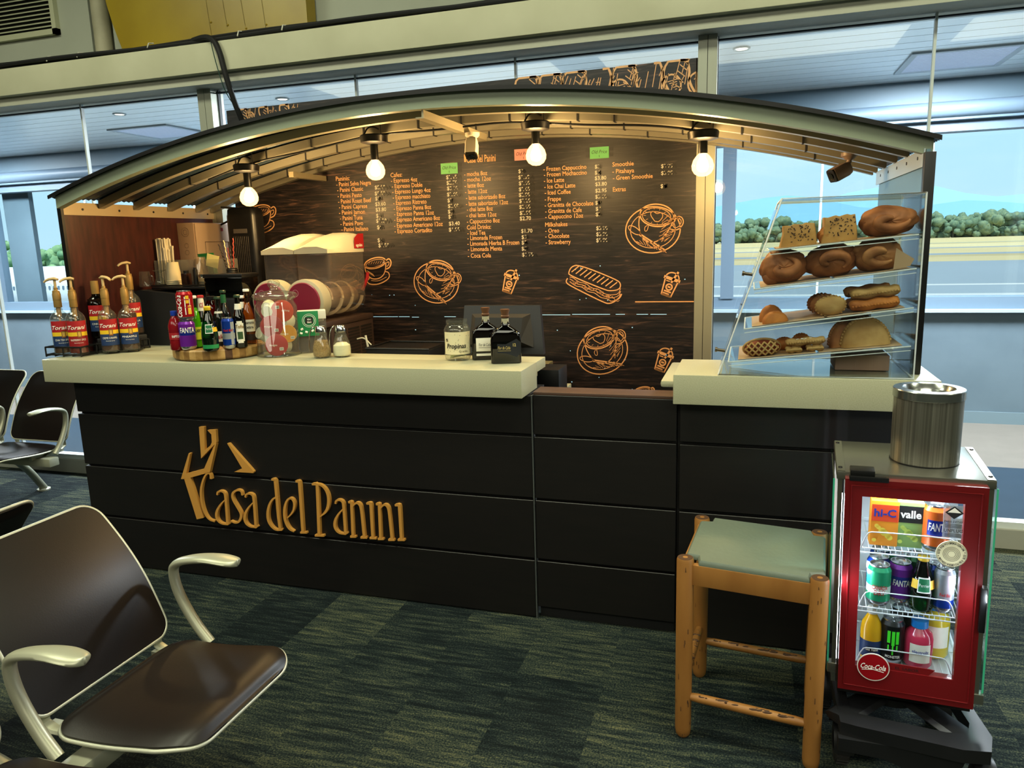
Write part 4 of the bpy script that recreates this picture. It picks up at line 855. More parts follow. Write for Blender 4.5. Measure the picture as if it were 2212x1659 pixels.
for k,(a,b,h_,yw,rl) in enumerate(((-.02,.01,.215,2.7,0),(-.045,.012,.10,2.2,.3),(.01,.02,.125,1.9,.4),(.055,.012,.165,2.5,0),(.01,.03,.06,2.3,0),(-.01,.045,.18,3.0,0),(.03,.01,.16,2.0,.3))):
    tub(a,b,h_,pm('tub_white'),('white snack tub under the lid at the centre of the jar','white snack tub lying sideways between the two red lids','white snack tub buried in the middle of the jar','white snack tub against the right wall above the orange lid','white snack tub low behind the bottom red lid','white snack tub at the back of the jar','white snack tub between the red and vermilion lids')[k],False,r=.038,yaw=yw,pit=rl)
# mint dispenser
x,y,z,rz=put(680,768,.12); t=thing('mint_box','upright clear plastic mint box with a green and white label behind the shakers','box',x,y,z,rz)
g=G(CLR2); g.box(-.066,.066,-.03,.03,0,.20,b=.006); g.obj('box',t)
q=G(WHT); q.box(-.067,.067,-.031,.031,.165,.207,b=.004); q.obj('cap',t)
q=G(GRN); q.box(-.068,.03,-.0335,-.032,.085,.205,b=.0005); q.box(-.068,-.04,-.0332,-.032,.185,.205,WTX); f=q.obj('label',t)
q=G(WTX); q.lathe([(.024,.0),(.026,0)],T=TR(-.014,-.0345,.16,rx=PI/2),n=30); q.lathe([(.031,.0),(.0325,0)],T=TR(-.014,-.0345,.16,rx=PI/2),n=30)
for a,b,r_ in ((-.05,.12,.5),(-.03,.105,-.4),(.0,.11,.6),(-.055,.10,-.3)): q.tube([(a-.006*math.cos(r_),-.0345,b-.006*math.sin(r_)),(a+.006*math.cos(r_),-.0345,b+.006*math.sin(r_))],.005,n=8)
q.obj('label_art',f)
q=G(BTX); q.box(-.032,.004,-.0355,-.034,.146,.176); q.obj('name_plate',f)
q=G(WTX); q.text('tic',-.023,.162,.019,.009,y=-.036,bold=.02); q.text('tac',-.024,.149,.021,.009,y=-.036,bold=.02); q.obj('lettering',f)
def shaker(px,py,label,fill,fh,lump=False):
    x,y,z,rz=put(px,py,.042); t=thing('sugar_pourer',label,'dispenser',x,y,z,rz,'chrome-topped glass pourers')
    g=G(CLR); g.lathe([(0,.003),(.034,0),(.040,.005),(.043,.03),(.041,.055),(.030,.088),(.0225,.115),(.0225,.128)],n=28); g.obj('glass_body',t,smooth=60)
    q=G(fill); pr=[(.033,.006),(.038,.01),(.0405,.03),(.0385,.055),(.030,.080),(.0235,.105)]; pr=[a for a in pr if a[1]<=fh]; q.lathe([(0,.005)]+pr+[(pr[-1][0]*.6,pr[-1][1]+(.012 if lump else .0)),(0,pr[-1][1]+(.014 if lump else 0))],n=24); q.obj('contents',t)
    q=G(CHR); q.lathe([(.024,.118),(.026,.120),(.026,.132),(.024,.136),(.024,.142),(.02,.148),(0,.149)],n=28); q.tube(chaikin([(-.018,0,.145),(-.03,0,.147),(-.045,0,.130),(-.054,0,.09),(-.056,0,.045),(-.056,0,.03)],2),.004,n=8,flat=(1.8,.7)); q.obj('chrome_top',t)
shaker(697,775,'chrome-topped glass pourer holding brown sugar','#' and pm('brown_sugar','#b08c55',.9,noise=(160,'#7f6238',.3,.7)),.082)
shaker(740,773,'chrome-topped glass pourer holding white creamer powder',pm('creamer','#f0e8cc',.9),.078,True)
# tip jar
x,y,z,rz=put(990,781,.058); t=thing('tip_jar','open glass jar with a handwritten paper label reading Propinas','jar',x,y,z,rz)
g=G(CLR); g.lathe([(0,.004),(.048,0),(.056,.008),(.058,.02),(.058,.135),(.050,.152),(.046,.157),(.047,.160),(.046,.164),(.048,.168),(.046,.172),(.047,.178)],n=36); g.obj('glass_body',t,smooth=60)
q=G(pm('jar_paper','#ddd3ae',.8)); q.patch(.0592,.030,.128,-1.15,1.2,n=20); f=q.obj('paper_label',t)
q=G(BTX); q.text('Propinas',-.05,.058,.088,.020,R=.0597,shear=.15,bold=.02); q.text('Gracias',.005,.040,.04,.009,R=.0597,shear=.3); q.text('s',-.056,.088,.012,.016,R=.0597,bold=.02)
for k in range(26): a=rnd.uniform(-1.0,1.05); zz=rnd.uniform(.036,.122); q.patch(.0596,zz,zz+.0025,a,a+.035)
q.obj('handwriting',f)
q=G(pm('bank_note','#7f8f5c',.8)); 
for k in range(5): q.loft([[(-.035+.01*k,-.03,.012+.004*k),(.03,-.02-.005*k,.02+.005*(k%3)),(.03,-.018-.005*k,.022+.005*(k%3)),(-.035+.01*k,-.028,.014+.004*k)],[(-.03,.03,.02+.006*k),(.035-.01*k,.03,.012),(.035-.01*k,.032,.014),(-.03,.032,.022+.006*k)]])
tag(q.obj('banknotes',None,TR(x,y,z,rz)),'crumpled greenish bank notes lying in the tip jar','banknotes')
# rum bottles
def rum(px,py,label,liqcol,lbl):
    x,y,z,rz=put(px,py,.03); t=thing('rum_bottle',label,'bottle',x,y,z,rz,'rum bottles beside the tip jar')
    def rr(w,d,zz,k=6,c_=.012):
        c_=min(c_,w*.8,d*.8); P=[]
        for (sx,sy,a) in ((1,1,0),(-1,1,PI/2),(-1,-1,PI),(1,-1,1.5*PI)):
            for j in range(k): an=a+PI/2*j/(k-1); P.append((sx*(w-c_)+c_*math.cos(an),sy*(d-c_)+c_*math.sin(an),zz))
        return P
    prof=[(.060,.026,0),(.064,.03,.004),(.0645,.03,.10),(.060,.029,.125),(.040,.025,.145),(.022,.02,.157),(.0155,.0155,.168),(.0145,.0145,.195)]
    g=G(thin('rum_glass_'+liqcol[1:],liqcol,.07,.9)); g.loft([rr(a,b,h) for a,b,h in prof]); g.obj('glass_body',t,smooth=50)
    q=G(pm('rum_'+liqcol[1:],liqcol,.12,spec=.7)); q.loft([rr(a-.004,b-.004,h) for a,b,h in ((.060,.026,.012),(.064,.03,.02),(.064,.03,.10),(.058,.028,.120))]); q.obj('rum',t,smooth=50)
    q=G(pm('cork_brown','#5c3a22',.5)); q.lathe([(.015,.192),(.017,.194),(.018,.200),(.015,.203),(.0155,.21),(.0195,.222),(.0195,.228),(0,.228)],n=20); q.obj('cork',t)
    q=G(pm('neck_seal','#a9a58c',.5)); q.patch(.0165,.168,.190,-1.2,1.2); q.obj('neck_label',t)
    q=G(lbl[0]); 
    if lbl[2]=='shape': q.prism([(-.036,.085),(.0,.083),(.045,.105),(.063,.09),(.063,.045),(.045,.028),(.0,.045),(-.036,.047)],-.0322,-.031)
    else: q.box(-.045,.03,-.0322,-.031,.04,.098,b=.0003); q.box(-.045,.03,-.0322,-.031,.02,.03)
    f=q.obj('label',t)
    q=G(lbl[1]); q.text('Flor de Caña',-.034,.062,.052,.013,y=-.0328,shear=.25); q.text('12' if lbl[2]=='shape' else '4',.03,.074,.012,.012,y=-.0328,bold=.02); q.box(-.034,.02,-.0329,-.0327,.055,.0562); q.obj('lettering',f)
rum(1052,778,'amber rum bottle with a cream label, half hidden behind the darker one','#5a2210',(WLB,BTX,'box'))
rum(1094,786,'dark red rum bottle with a pointed black label, front right on the counter','#4a140a',(pm('label_black','#11161f',.5),pm('print_gold','#c9b26a',.5),'shape'))
# point of sale terminal
a=at(1003,660,Y=.40); b=at(1166,658,Y=.40); d=at(1180,770,Y=.40)
t=thing('register_screen','black touch screen till seen from behind, leaning back over the counter','monitor',(a.x+b.x)/2,.40,1.06)
w=(b.x-a.x)/2; h=a.z-1.06
g=G(BLK); g.loft([[(-w,.0+dy,h),(w,.0+dy,h),(w+.03,-.06+dy,.04),(-w-.0,-.06+dy,.04)] for dy in (.03,.0)]); g.obj('screen_back',t)
g=G(BLKM); g.loft([[(-w*.8,-.004,h*.86),(w*.8,-.004,h*.86),(w*.9,-.055,.07),(-w*.8,-.055,.07)],[(-w*.62,-.05,h*.8),(w*.62,-.05,h*.8),(w*.6,-.085,.1),(-w*.6,-.085,.1)]]); g.obj('rear_bulge',t)
g=G(pm('customer_display','#20261c',.3)); g.box(-w*.66,w*.62,-.028,-.018,h*.78,h*.93,T=TR(rx=-.2)); f=g.obj('customer_display',t)
q=G(pm('cyan_digits','#3fe0d2',.4,emit=1.5)); q.text('TOTAL',-.06,h*.83,.09,.016,T=TR(rx=-.2),y=-.0295); q.obj('digits',f)
g=G(BLKM); g.box(-.06,.06,-.02,.10,-.06,-.0,b=.006); g.cyl((0,.02,-.0),(0,.02,.12),.025); g.obj('stand',t)
g=G(BLK); g.box(2.435,2.535,.31,.47,.916,1.035,b=.003); g.box(2.425,2.435,.32,.46,.93,1.0,pm('reader_blue','#5a7390',.2,.6)); tag(g.obj('receipt_printer'),'black receipt printer box below the till beside the swing door','printer')
# back bench + slush machine
g=G(LAM); g.box(.87,2.28,.40,1.20,.0,.90,pm('bench_core','#161312',.7)); g.box(.87,2.28,.38,1.20,.9,.93,TOP,b=.003); tag(g.obj('back_bench'),'low working bench behind the counter under the slush machine','bench')
SB=pm('slush_brown','#3a2a24',.5); SC_=pm('slush_cream','#cfcab4',.35); MAG=pm('slush_magenta','#7a1f34',.3)
t=thing('slush_machine','twin-bowl slush machine with clear tanks, cream lids and magenta round fronts','slush machine',1.075,.42,.93)
g=G(SB); g.box(-.19,.205,.08,.54,0,.27,b=.008); g.obj('base',t)
q=G(pm('slat_dark','#120d0b',.6))
for k in range(13): 
    for j in range(3): q.box(.2045,.2075,.11+j*.14,.23+j*.14,.03+k*.017,.039+k*.017)
q.obj('side_grille',t)
g=G(SB); g.box(-.2,.21,.03,.54,.27,.30,b=.008); g.obj('drip_deck',t)
for k,sx in enumerate((-.095,.105)):
    q=G(pm('slush_housing','#a5a088',.4)); q.lathe([(.0,0),(.085,0),(.110,.012),(.112,.03),(.108,.09),(0,.09)],T=Matrix.Translation((sx,-.0,.408))@Matrix.Rotation(-PI/2,4,'X'),n=40); q.box(sx-.05,sx+.05,.02,.10,.27,.36,b=.006); f=q.obj('front_housing',t)
    q=G(MAG); q.lathe([(0,-.003),(.092,-.003),(.096,.0),(.096,.004)],T=Matrix.Translation((sx,-.0,.408))@Matrix.Rotation(-PI/2,4,'X'),n=40); q.obj('round_badge',f)
    q=G(pm('badge_print','#c98a94',.5)); q.lathe([(.016,0),(.018,0)],T=Matrix.Translation((sx-.04,-.0045,.45))@Matrix.Rotation(PI/2,4,'X'),n=20); q.text('MT',sx+.03,.34,.026,.010,y=-.0045); q.obj('badge_print',f)
    q=G(thin('tank_clear','#f2ece6',.05,.7,haze=.07,hazecol='#e8dcd6')); q.box(sx-.096,sx+.096,.11,.49,.42,.655,b=.02,seg=4); q.lathe([(.098,.0),(.098,.38),(.07,.42),(0,.43)],T=Matrix.Translation((sx,.09,.405))@Matrix.Rotation(-PI/2,4,'X'),n=32); q.obj('tank',t)
    q=G(pm('auger_steel','#b9b0a4',.3,.6)); q.cyl((sx,.09,.405),(sx,.47,.405),.055,n=24); f=q.obj('chill_drum',t)
    q=G(SC_)
    for j in range(3):
        yy=.14+j*.11; pts=[(sx+.082*math.cos(a),yy+.10*a/(2*PI),.405+.082*math.sin(a)) for a in [i*2*PI/28 for i in range(29)]]; q.tube(pts,.007,n=6,flat=(1.6,.7))
    q.obj('spiral_blade',f)
    q=G(SC_); rings=[]
    for yy,zt,zf in ((.10,.655,.68),(.17,.655,.70),(.29,.655,.735),(.40,.655,.752),(.48,.655,.75),(.50,.655,.73)):
        wd=.098 if yy<.49 else .09; rings.append([(sx-wd,yy,.645),(sx-wd,yy,zt+.01),(sx-wd*.8,yy,zf-.01),(sx-wd*.4,yy,zf),(sx+wd*.4,yy,zf),(sx+wd*.8,yy,zf-.01),(sx+wd,yy,zt+.01),(sx+wd,yy,.645)])
    q.loft(rings); q.obj('lid',t,smooth=50)
q=G(RED); q.prism([(.38,.665),(.485,.665),(.485,.745),(.43,.745),(.385,.72)],.2035,.206,axis='X'); f=q.obj('red_badge',t)
q=G(WTX); q.text('ugolini',0,0,.07,.016,T=Matrix.Translation((.207,.395,.675))@Matrix.Rotation(PI/2,4,'Z'),y=0,bold=.02); q.obj('lettering',f)
q=G(RED); q.tube([(.17,.50,.43),(.20,.51,.50),(.205,.51,.53)],.010,n=8); q.obj('red_lever',t)
g=G(BLK); p=at(795,760,Y=.52); p2=at(930,765,Y=.52)
g.box(p.x,p2.x,.50,.78,.931,1.085,b=.004); g.tube([(p.x,.50,1.09),(p2.x,.50,1.09),(p2.x,.78,1.09),(p.x,.78,1.09)],.006,closed=True,n=8); tag(g.obj('black_bin'),'black rimmed bin behind the counter between the pourers and the tip jar','bin')
g=G(SC_); g.tube([(p.x-.02,.56,1.09),(p.x-.03,.56,1.15)],.006,n=6); g.tube(chaikin([(p.x-.08,.56,1.13),(p.x-.04,.56,1.14),(p.x,.56,1.10)],2),.0035,n=6); tag(g.obj('wooden_tongs'),'small wooden tool sticking up behind the white creamer pourer','utensil')
# espresso machine at the back left
t=thing('coffee_machine','black coffee machine seen from its back at the left behind the drinks','coffee machine',.37,.62,1.1)
g=G(BLKM); g.loft([[(-.28,y_,0),(.23,y_,0),(.23,y_,.26+.02*(y_>0)),(-.22,y_,.305),(-.265,y_,.30),(-.28,y_,.28)] for y_ in (-.19,.19)]); g.obj('body',t)
g=G(BLK); g.box(-.17,.26,-.16,.19,.305,.318,b=.003); g.tube([(-.17,-.16,.325),(.26,-.16,.325),(.26,.19,.325),(-.17,.19,.325)],.004,closed=True,n=6); g.obj('cup_tray',t)
MZ=1.1+.3185
a=at(447,600,Y=.42); b=at(530,600,Y=.42)
t=thing('coffee_grinder','black coffee grinder with a smoky bean hopper right of the coffee machine','grinder',(a.x+b.x)/2,.46,1.1); w=(b.x-a.x)/2
g=G(BLK); g.box(-w,w,-.07,.07,0,.26,b=.008); g.obj('body',t)
g=G(thin('smoke_hopper','#4a3a34',.08,.7)); g.box(-w*.98,w*.98,-.068,.068,.26,.365,b=.004); g.obj('hopper',t)
g=G(pm('coffee_beans','#1c0f09',.5,bump=(90,.8))); g.box(-w*.9,w*.9,-.06,.06,.262,.335,b=.004); g.obj('beans',t)
g=G(BLK); g.box(-w*1.02,w*1.02,-.072,.072,.365,.385,b=.004); g.obj('lid',t)
def on(px,yy,ztop=None): p=at(px,600,Y=yy); return p.x,yy
# cups etc on the tray
def cupstack(px,yy,n,label,r0=.030,r1=.041,h=.105,m='#c9bd9a'):
    x,y_=on(px,yy); g=G(pm('paper_cup',m,.7))
    for k in range(n):
        z=k*.009; g.lathe([(r1,z),(r1+.002,z+.003),(r1-.001,z+.006),(r0,z+h),(r0-.003,z+h)] if k==n-1 else [(r1,z),(r1+.002,z+.003),(r1-.001,z+.006),(r1-.002,z+.012)],n=28)
    g.lathe([(0,(n-1)*.009+h-.004),(r0-.002,(n-1)*.009+h-.004)],n=28)
    for k in range(3): g.patch((r0+r1)/2,.03,.1,-.3+k*.25,-.295+k*.25,pm('cup_print','#7a5a3a',.7),R1=r0+.001)
    o=g.obj('paper_cups',None,TR(x,y_,MZ,face(x,y_))); tag(o,label,'paper cups')
cupstack(376,.53,4,'stack of cream paper cups upside down on the coffee machine')
def mug(px,yy,label,handle=1):
    x,y_=on(px,yy); t=thing('glass_mug',label,'glass',x,y_,MZ,0,'glassware on the coffee machine')
    g=G(CLR); g.lathe([(.031,0),(.033,.003),(.027,.075),(.026,.085),(0,.085)],n=24); g.obj('glass_body',t,smooth=60)
    q=G(CLR); q.tube(chaikin([(.03,0,.015),(.055,0,.02),(.055,0,.06),(.028,0,.065)],2),.0045,n=8); q.obj('handle',t)
mug(313,.50,'upturned glass mug at the left edge of the coffee machine top')
def stem(px,yy,label):
    x,y_=on(px,yy); g=G(CLR); g.lathe([(.026,0),(.029,.02),(.02,.045),(.008,.055),(.012,.062),(.008,.07),(.010,.076),(.033,.088),(.034,.091),(0,.092)],n=24)
    o=g.obj('stem_glass',None,TR(x,y_,MZ),smooth=60); tag(o,label,'glass','glassware on the coffee machine')
stem(345,.52,'upturned stemmed glass between the mug and the paper cups')
x,y_=on(403,.50); g=G(pm('cocoa_jar','#2a1712',.2)); g.box(x-.02,x+.018,y_-.02,y_+.02,MZ,MZ+.07,b=.004); g.cyl((x,y_,MZ+.07),(x,y_,MZ+.085),.015,BLK); tag(g.obj('spice_jar'),'small dark spice jar right of the paper cups','jar')
x,y_=on(423,.49); g=G(BLK); g.cyl((x,y_,MZ),(x,y_,MZ+.09),.012,n=16); g.cyl((x,y_,MZ+.09),(x,y_,MZ+.1),.008,n=12); tag(g.obj('black_flask'),'narrow black flask between the spice jar and the glass shaker','bottle')
x,y_=on(440,.50); g=G(CLR); g.lathe([(0,.002),(.024,0),(.025,.04),(.022,.05)],cx=x,cy=y_,T=TR(0,0,MZ)); g.lathe([(.024,.048),(.025,.05),(.025,.064),(0,.066)],CHR,cx=x,cy=y_,T=TR(0,0,MZ)); tag(g.obj('glass_shaker'),'small glass shaker with a metal cap beside the grinder','shaker')
# clear organiser with straws
x,y_=on(385,.72); x1,_=on(505,.72)
t=thing('straw_organiser','clear acrylic organiser box behind the cups holding straws and lids','organiser',x,y_,MZ)
g=G(CLR2); W_=x1-x
for b in ((-.12,W_,-.045,-.042),(-.12,W_,.045,.048),(-.12,-.117,-.045,.048),(.04,.043,-.045,.048),(W_-.003,W_,-.045,.048)): g.box(*b,.0,.14)
g.box(-.12,W_,-.045,.048,0,.003); g.obj('box',t)
for k in range(20):
    xx=x-.05+rnd.uniform(-.035,.04)-.02; yy=y_+rnd.uniform(-.03,.03); hh=rnd.choice((.19,.2,.21,.25,.255)); tx=rnd.uniform(-.012,.012)
    g=G(pm('straw_paper','#e6ddc2',.7)); g.tube([(xx,yy,MZ+.004),(xx+tx,yy,MZ+hh)],.0055,n=8); g.tube([(xx+tx,yy,MZ+hh),(xx+tx*1.05,yy,MZ+hh+.012)],.0068,n=6)
    tag(g.obj('wrapped_straw'),'white paper-wrapped straw standing in the clear organiser','straw','wrapped straws in the organiser')
x,y_=on(434,.70); g=G(thin('cup_clear','#e9e2d6',.06,.7,haze=.15,hazecol='#d9c9b0'))
for k in range(5): g.lathe([(.030,.13+k*.006),(.044,.02+k*.006),(.046,.016+k*.006)],n=28,T=TR(x+.005,y_,MZ))
tag(g.obj('clear_cups'),'nested clear plastic cups inside the organiser','plastic cups')
g=G(pm('bag_green','#1d6a35',.35)); x,y_=on(450,.79); g.loft([[(x-.06,y_,MZ+.17),(x+.03,y_,MZ+.175),(x+.045,y_,MZ+.06),(x-.02,y_,MZ+.05)],[(x-.06,y_+.02,MZ+.17),(x+.03,y_+.03,MZ+.175),(x+.045,y_+.04,MZ+.002),(x-.02,y_+.03,MZ+.002)]]); tag(g.obj('green_bag'),'shiny green packet standing behind the organiser','packet')
g=G(pm('note_yellow','#d9cf86',.7)); x,y_=on(478,.75); g.box(-.04,.04,-.001,.001,-.035,.035,T=TR(x,y_-.06,MZ+.13,0,0,.25)); tag(g.obj('yellow_tag'),'pale yellow card leaning by the green packet','card')
x,y_=on(503,.62); t=thing('stirrer_jar','black-lidded jar of twisted stirrers in front of the tower fan','jar',x,y_,MZ+.0)
g=G(BLK); 
for k in range(5): g.lathe([(.03,.03+k*.011),(.032,.034+k*.011),(.03,.04+k*.011)],n=24)
g.lathe([(0,0),(.028,0),(.028,.09),(0,.09)],n=24); g.obj('jar_body',t)
for k,(dx,h_,cl) in enumerate(((-.03,.19,'#cdb48a'),(-.012,.15,'#7a2a22'),(.004,.16,'#2a1a14'),(.022,.20,'#a23a30'),(-.045,.13,'#3a2a1c'),(-.06,.17,'#1d1713'))):
    q=G(pm('stirrer_'+cl[1:],cl,.5)); pts=[(dx*.4+dx*.8*i/22+.002*math.sin(i*1.9),.002*math.cos(i*1.9),.05+(h_)*i/22) for i in range(23)]; q.tube(pts,.0028,n=6); q.obj('stirrer',t)
# tower fan, electric box
a=at(493,450,Y=.98); b=at(556,450,Y=.98)
t=thing('tower_fan','tall black tower fan standing in front of the left end of the menu board','fan',(a.x+b.x)/2+.01,.98,1.101)
w=(b.x-a.x)/2; H_=a.z-1.101
def rrect(w,d,z,c_=.03,k=5):
    P=[]
    for (sx,sy,an) in ((1,1,0),(-1,1,PI/2),(-1,-1,PI),(1,-1,1.5*PI)):
        for j in range(k): q=an+PI/2*j/(k-1); P.append((sx*(w-c_)+c_*math.cos(q),sy*(d-c_)+c_*math.sin(q),z))
    return P
g=G(BLK); g.loft([rrect(w*.95,.05,.03),rrect(w,.055,.06),rrect(w,.055,H_-.05),rrect(w*.95,.05,H_-.012),rrect(w*.8,.04,H_)]); g.obj('body',t,smooth=50)
g=G(BLK); g.loft([rrect(.12,.10,0),rrect(.12,.10,.02),rrect(.08,.06,.03)]); g.obj('base',t)
q=G(pm('fan_slat','#2b2725',.4))
for k in range(9): xx=-w*.5+w*k/8; q.cyl((xx,-.058,.10),(xx,-.058,H_-.17),.0025,n=6)
for k in range(12): q.cyl((-w*.55,-.059,.12+k*.042),(w*.55,-.059,.12+k*.042),.0015,n=5)
q.obj('grille',t)
q=G(pm('fan_panel','#4a4644',.3)); q.box(-w*.45,w*.45,-.059,-.055,H_-.15,H_-.125); q.obj('display',t)
g=G(BLKM); g.tube(chaikin([(a.x+.19,1.02,1.72),(a.x+.215,1.0,1.5),(a.x+.21,.98,1.3),(a.x+.20,.95,1.1)],2),.005,n=6); tag(g.obj('fan_cord'),'black cord hanging beside the tower fan','cord')
BXM=pm('box_beige','#a98f78',.5)
t=thing('electric_box','beige metal electric box fixed to the maroon side panel','electric box',.031,.90,1.40)
g=G(BXM); g.box(0,.12,0,.33,0,.375,b=.003); g.obj('box',t)
g=G(pm('box_door','#b59c84',.5)); g.box(.121,.129,.006,.324,.006,.369,b=.002); f=g.obj('door',t)
g=G(pm('door_groove','#5a4638',.6)); g.tube([(.1295,.08,.26),(.1295,.30,.26),(.1295,.30,.03)],.002,n=5); g.tube([(.1295,.08,.26),(.1295,.08,.05)],.002,n=5); g.obj('panel_groove',f)
g=G(RED); g.box(.129,.1305,.235,.255,.325,.345); g.obj('red_sticker',f)
g=G(pm('knockout','#8d7866',.5)); 
for z,r in ((.32,.026),(.32,.014),(.24,.014),(.20,.014)): g.lathe([(r-.002,0),(r,0.001),(r+.002,0)],T=TR(.06,-.001,z,rx=PI/2),n=24)
g.obj('knockout',t)
# ---------------------------------------------------------------- pastry case
ACR=thin('acrylic','#fbfdfd',.04,.8); EDGE=thin('acrylic_edge','#f2fafc',.15,.4,haze=.6,hazecol='#f4fafc')
X0,X1,Y0,Y1,ZB,ZT=3.238,3.880,-.092,.325,1.1005,1.722; XT=3.436
t=thing('pastry_case','clear acrylic pastry display case with a sloped left front and four shelves','display case',(X0+X1)/2,Y0,1.1)
K=TR(-(X0+X1)/2,-Y0,-1.1)
def pane(poly,a,b,axis,name='panel',r=.003):
    g=G(ACR); g.prism(poly,a,b,axis=axis); o=g.obj(name,t,K); return o
pr=[(X0,ZB),(X1,ZB),(X1,ZT),(XT,ZT)]
pane(pr,Y0,Y0+.004,'Y','side_panel'); pane(pr,Y1-.004,Y1,'Y','side_panel')
g=G(ACR); g.box(X1-.004,X1,Y0+.005,Y1-.005,ZB,ZT); g.obj('end_panel',t,K)
g=G(ACR); g.box(XT,X1-.005,Y0+.005,Y1-.005,ZT-.004,ZT); g.obj('top_panel',t,K)
g=G(ACR); g.box(X0+.01,X1-.005,Y0+.005,Y1-.005,ZB+.0,ZB+.004); g.obj('floor_panel',t,K)
sx=(XT-X0)/(ZT-ZB)
def sl(z): return X0+(z-ZB)*sx
for a,b in ((ZB+.02,1.40),(1.41,ZT-.03)):
    g=G(ACR); g.loft([[(sl(a)-.006,Y,a),(sl(b)-.006,Y,b),(sl(b)-.002,Y,b),(sl(a)-.002,Y,a)] for Y in (Y0+.01,Y1-.01)]); d=g.obj('door',t,K)
    q=G(pm('brass_knob','#5c5548',.3,.8)); z=a+.055 if a<1.3 else a+.05; xx=sl(z)-.006; q.cyl((xx,.02,z),(xx-.028,.02,z+.004),.006,n=14); q.cyl((xx-.028,.02,z+.004),(xx-.036,.02,z+.005),.009,n=14); q.obj('knob',d)
g=G(EDGE)
for Y in (Y0,Y1): g.tube([(X0,Y,ZB+.004),(X1,Y,ZB+.004),(X1,Y,ZT),(XT,Y,ZT)],.0035,n=6,closed=True)
for p in ((X0,ZB+.004),(X1,ZB+.004),(X1,ZT),(XT,ZT)): g.cyl((p[0],Y0,p[1]),(p[0],Y1,p[1]),.003,n=6)
g.obj('polished_edge',t,K)
SH=((3.402,1.545,1.586),(3.355,1.410,1.474),(3.325,1.268,1.343),(3.272,1.146,1.212))
for x0,za,zb in SH:
    g=G(ACR); g.loft([[(x0,Y,za),(3.868,Y,zb),(3.868,Y,zb+.004),(x0,Y,za+.004)] for Y in (Y0+.012,Y1-.012)])
    s=g.obj('shelf',t,K); q=G(EDGE)
    for Y in (Y0+.012,Y1-.012): q.tube([(x0,Y,za+.002),(3.868,Y,zb+.002)],.0026,n=6)
    q.tube([(x0,Y0+.012,za+.002),(x0,Y1-.012,za+.002)],.003,n=6); q.tube([(x0+.0,Y0+.012,za-.012),(3.868,Y0+.012,zb-.012)],.0015,n=5); q.obj('shelf_edge',s,None)
def shz(k,x): x0,za,zb=SH[k]; return za+(zb-za)*(x-x0)/(3.868-x0)+.005
def shang(k): x0,za,zb=SH[k]; return -math.atan2(zb-za,3.868-x0)
for k,(a,b) in enumerate(((3.42,3.86),(3.37,3.86),(3.345,3.85),(3.30,3.85))):
    g=G(pm('parchment','#a98d6c' if k in(0,1) else '#c2a98a',.8)); 
    for j in range(2): a_=a+(b-a)*.5*j+.005; b_=a_+(b-a)*.5-.01; g.loft([[(a_,Y,shz(k,a_)),(b_,Y,shz(k,b_)),(b_,Y,shz(k,b_)+.001),(a_,Y,shz(k,a_)+.001)] for Y in (-.06,.28)])
    tag(g.obj('baking_paper'),('brown baking paper on the top shelf of the pastry case','brown baking paper on the second shelf of the pastry case','pale baking paper on the third shelf of the pastry case','pale baking paper on the lowest shelf of the pastry case')[k],'paper')
g=G(pm('parchment')); g.prism([(3.800,shz(1,3.80)+.004),(3.805,shz(1,3.8)+.075),(3.862,shz(1,3.86)+.03),(3.85,shz(1,3.85)+.008)],-.068,-.066); tag(g.obj('paper_corner'),'folded grey paper corner standing right of the second shelf croissant','paper')
def crust(name,a,b,sc_=14): return pm(name,a,.6,noise=(sc_,b,.32,.68),bump=(22,.35),spec=.25)
GB=crust('crust_golden','#bb8450','#8a5430'); PB=crust('crust_pale','#c4a368','#9c7440',10); DB=crust('crust_deep','#a8693c','#6e3e20'); OB=crust('crust_orange','#c07a36','#8a4c1c')
def sweet(k,px,label,fn,cat='pastry',Y=.03,tilt=True,grp=None):
    x=at(px,600,Y=Y).x; z=shz(k,x)+.0015
    t=thing('pastry',label,cat,T=TR(x,Y,z,0,0,shang(k)),group=grp); fn(t); return t
def lump(g,rx,ry,rz,ridges=9,amp=.05,seed=1,cx=0,cy=0,m=None,tw=1.5,flat=.0,n=40):
    rr=random.Random(seed); ph=[rr.random()*6 for _ in range(4)]; v=[];f=[]; nl=22
    for i in range(nl+1):
        th=PI*i/nl
        for j in range(n):
            a=2*PI*j/n
            d=1+amp*math.sin(ridges*(a+tw*math.cos(th))+ph[0])*math.sin(th)+.04*math.sin(3*a+ph[1]+2*th)+.03*math.sin(5*th+ph[2]+a*2)
            # disc faces the viewer (-y): pole axis is y
            X=rx*math.sin(th)*math.cos(a)*d; Z=rz*math.sin(th)*math.sin(a)*d; Yy=-ry*math.cos(th)*(1+.25*amp*math.sin(ridges*a))
            v.append((cx+X,cy+Yy,max(0,rz*.92+Z)))
    for i in range(nl):
        for j in range(n): f.append((i*n+j,i*n+(j+1)%n,(i+1)*n+(j+1)%n,(i+1)*n+j))
    g.add(v,f,m)
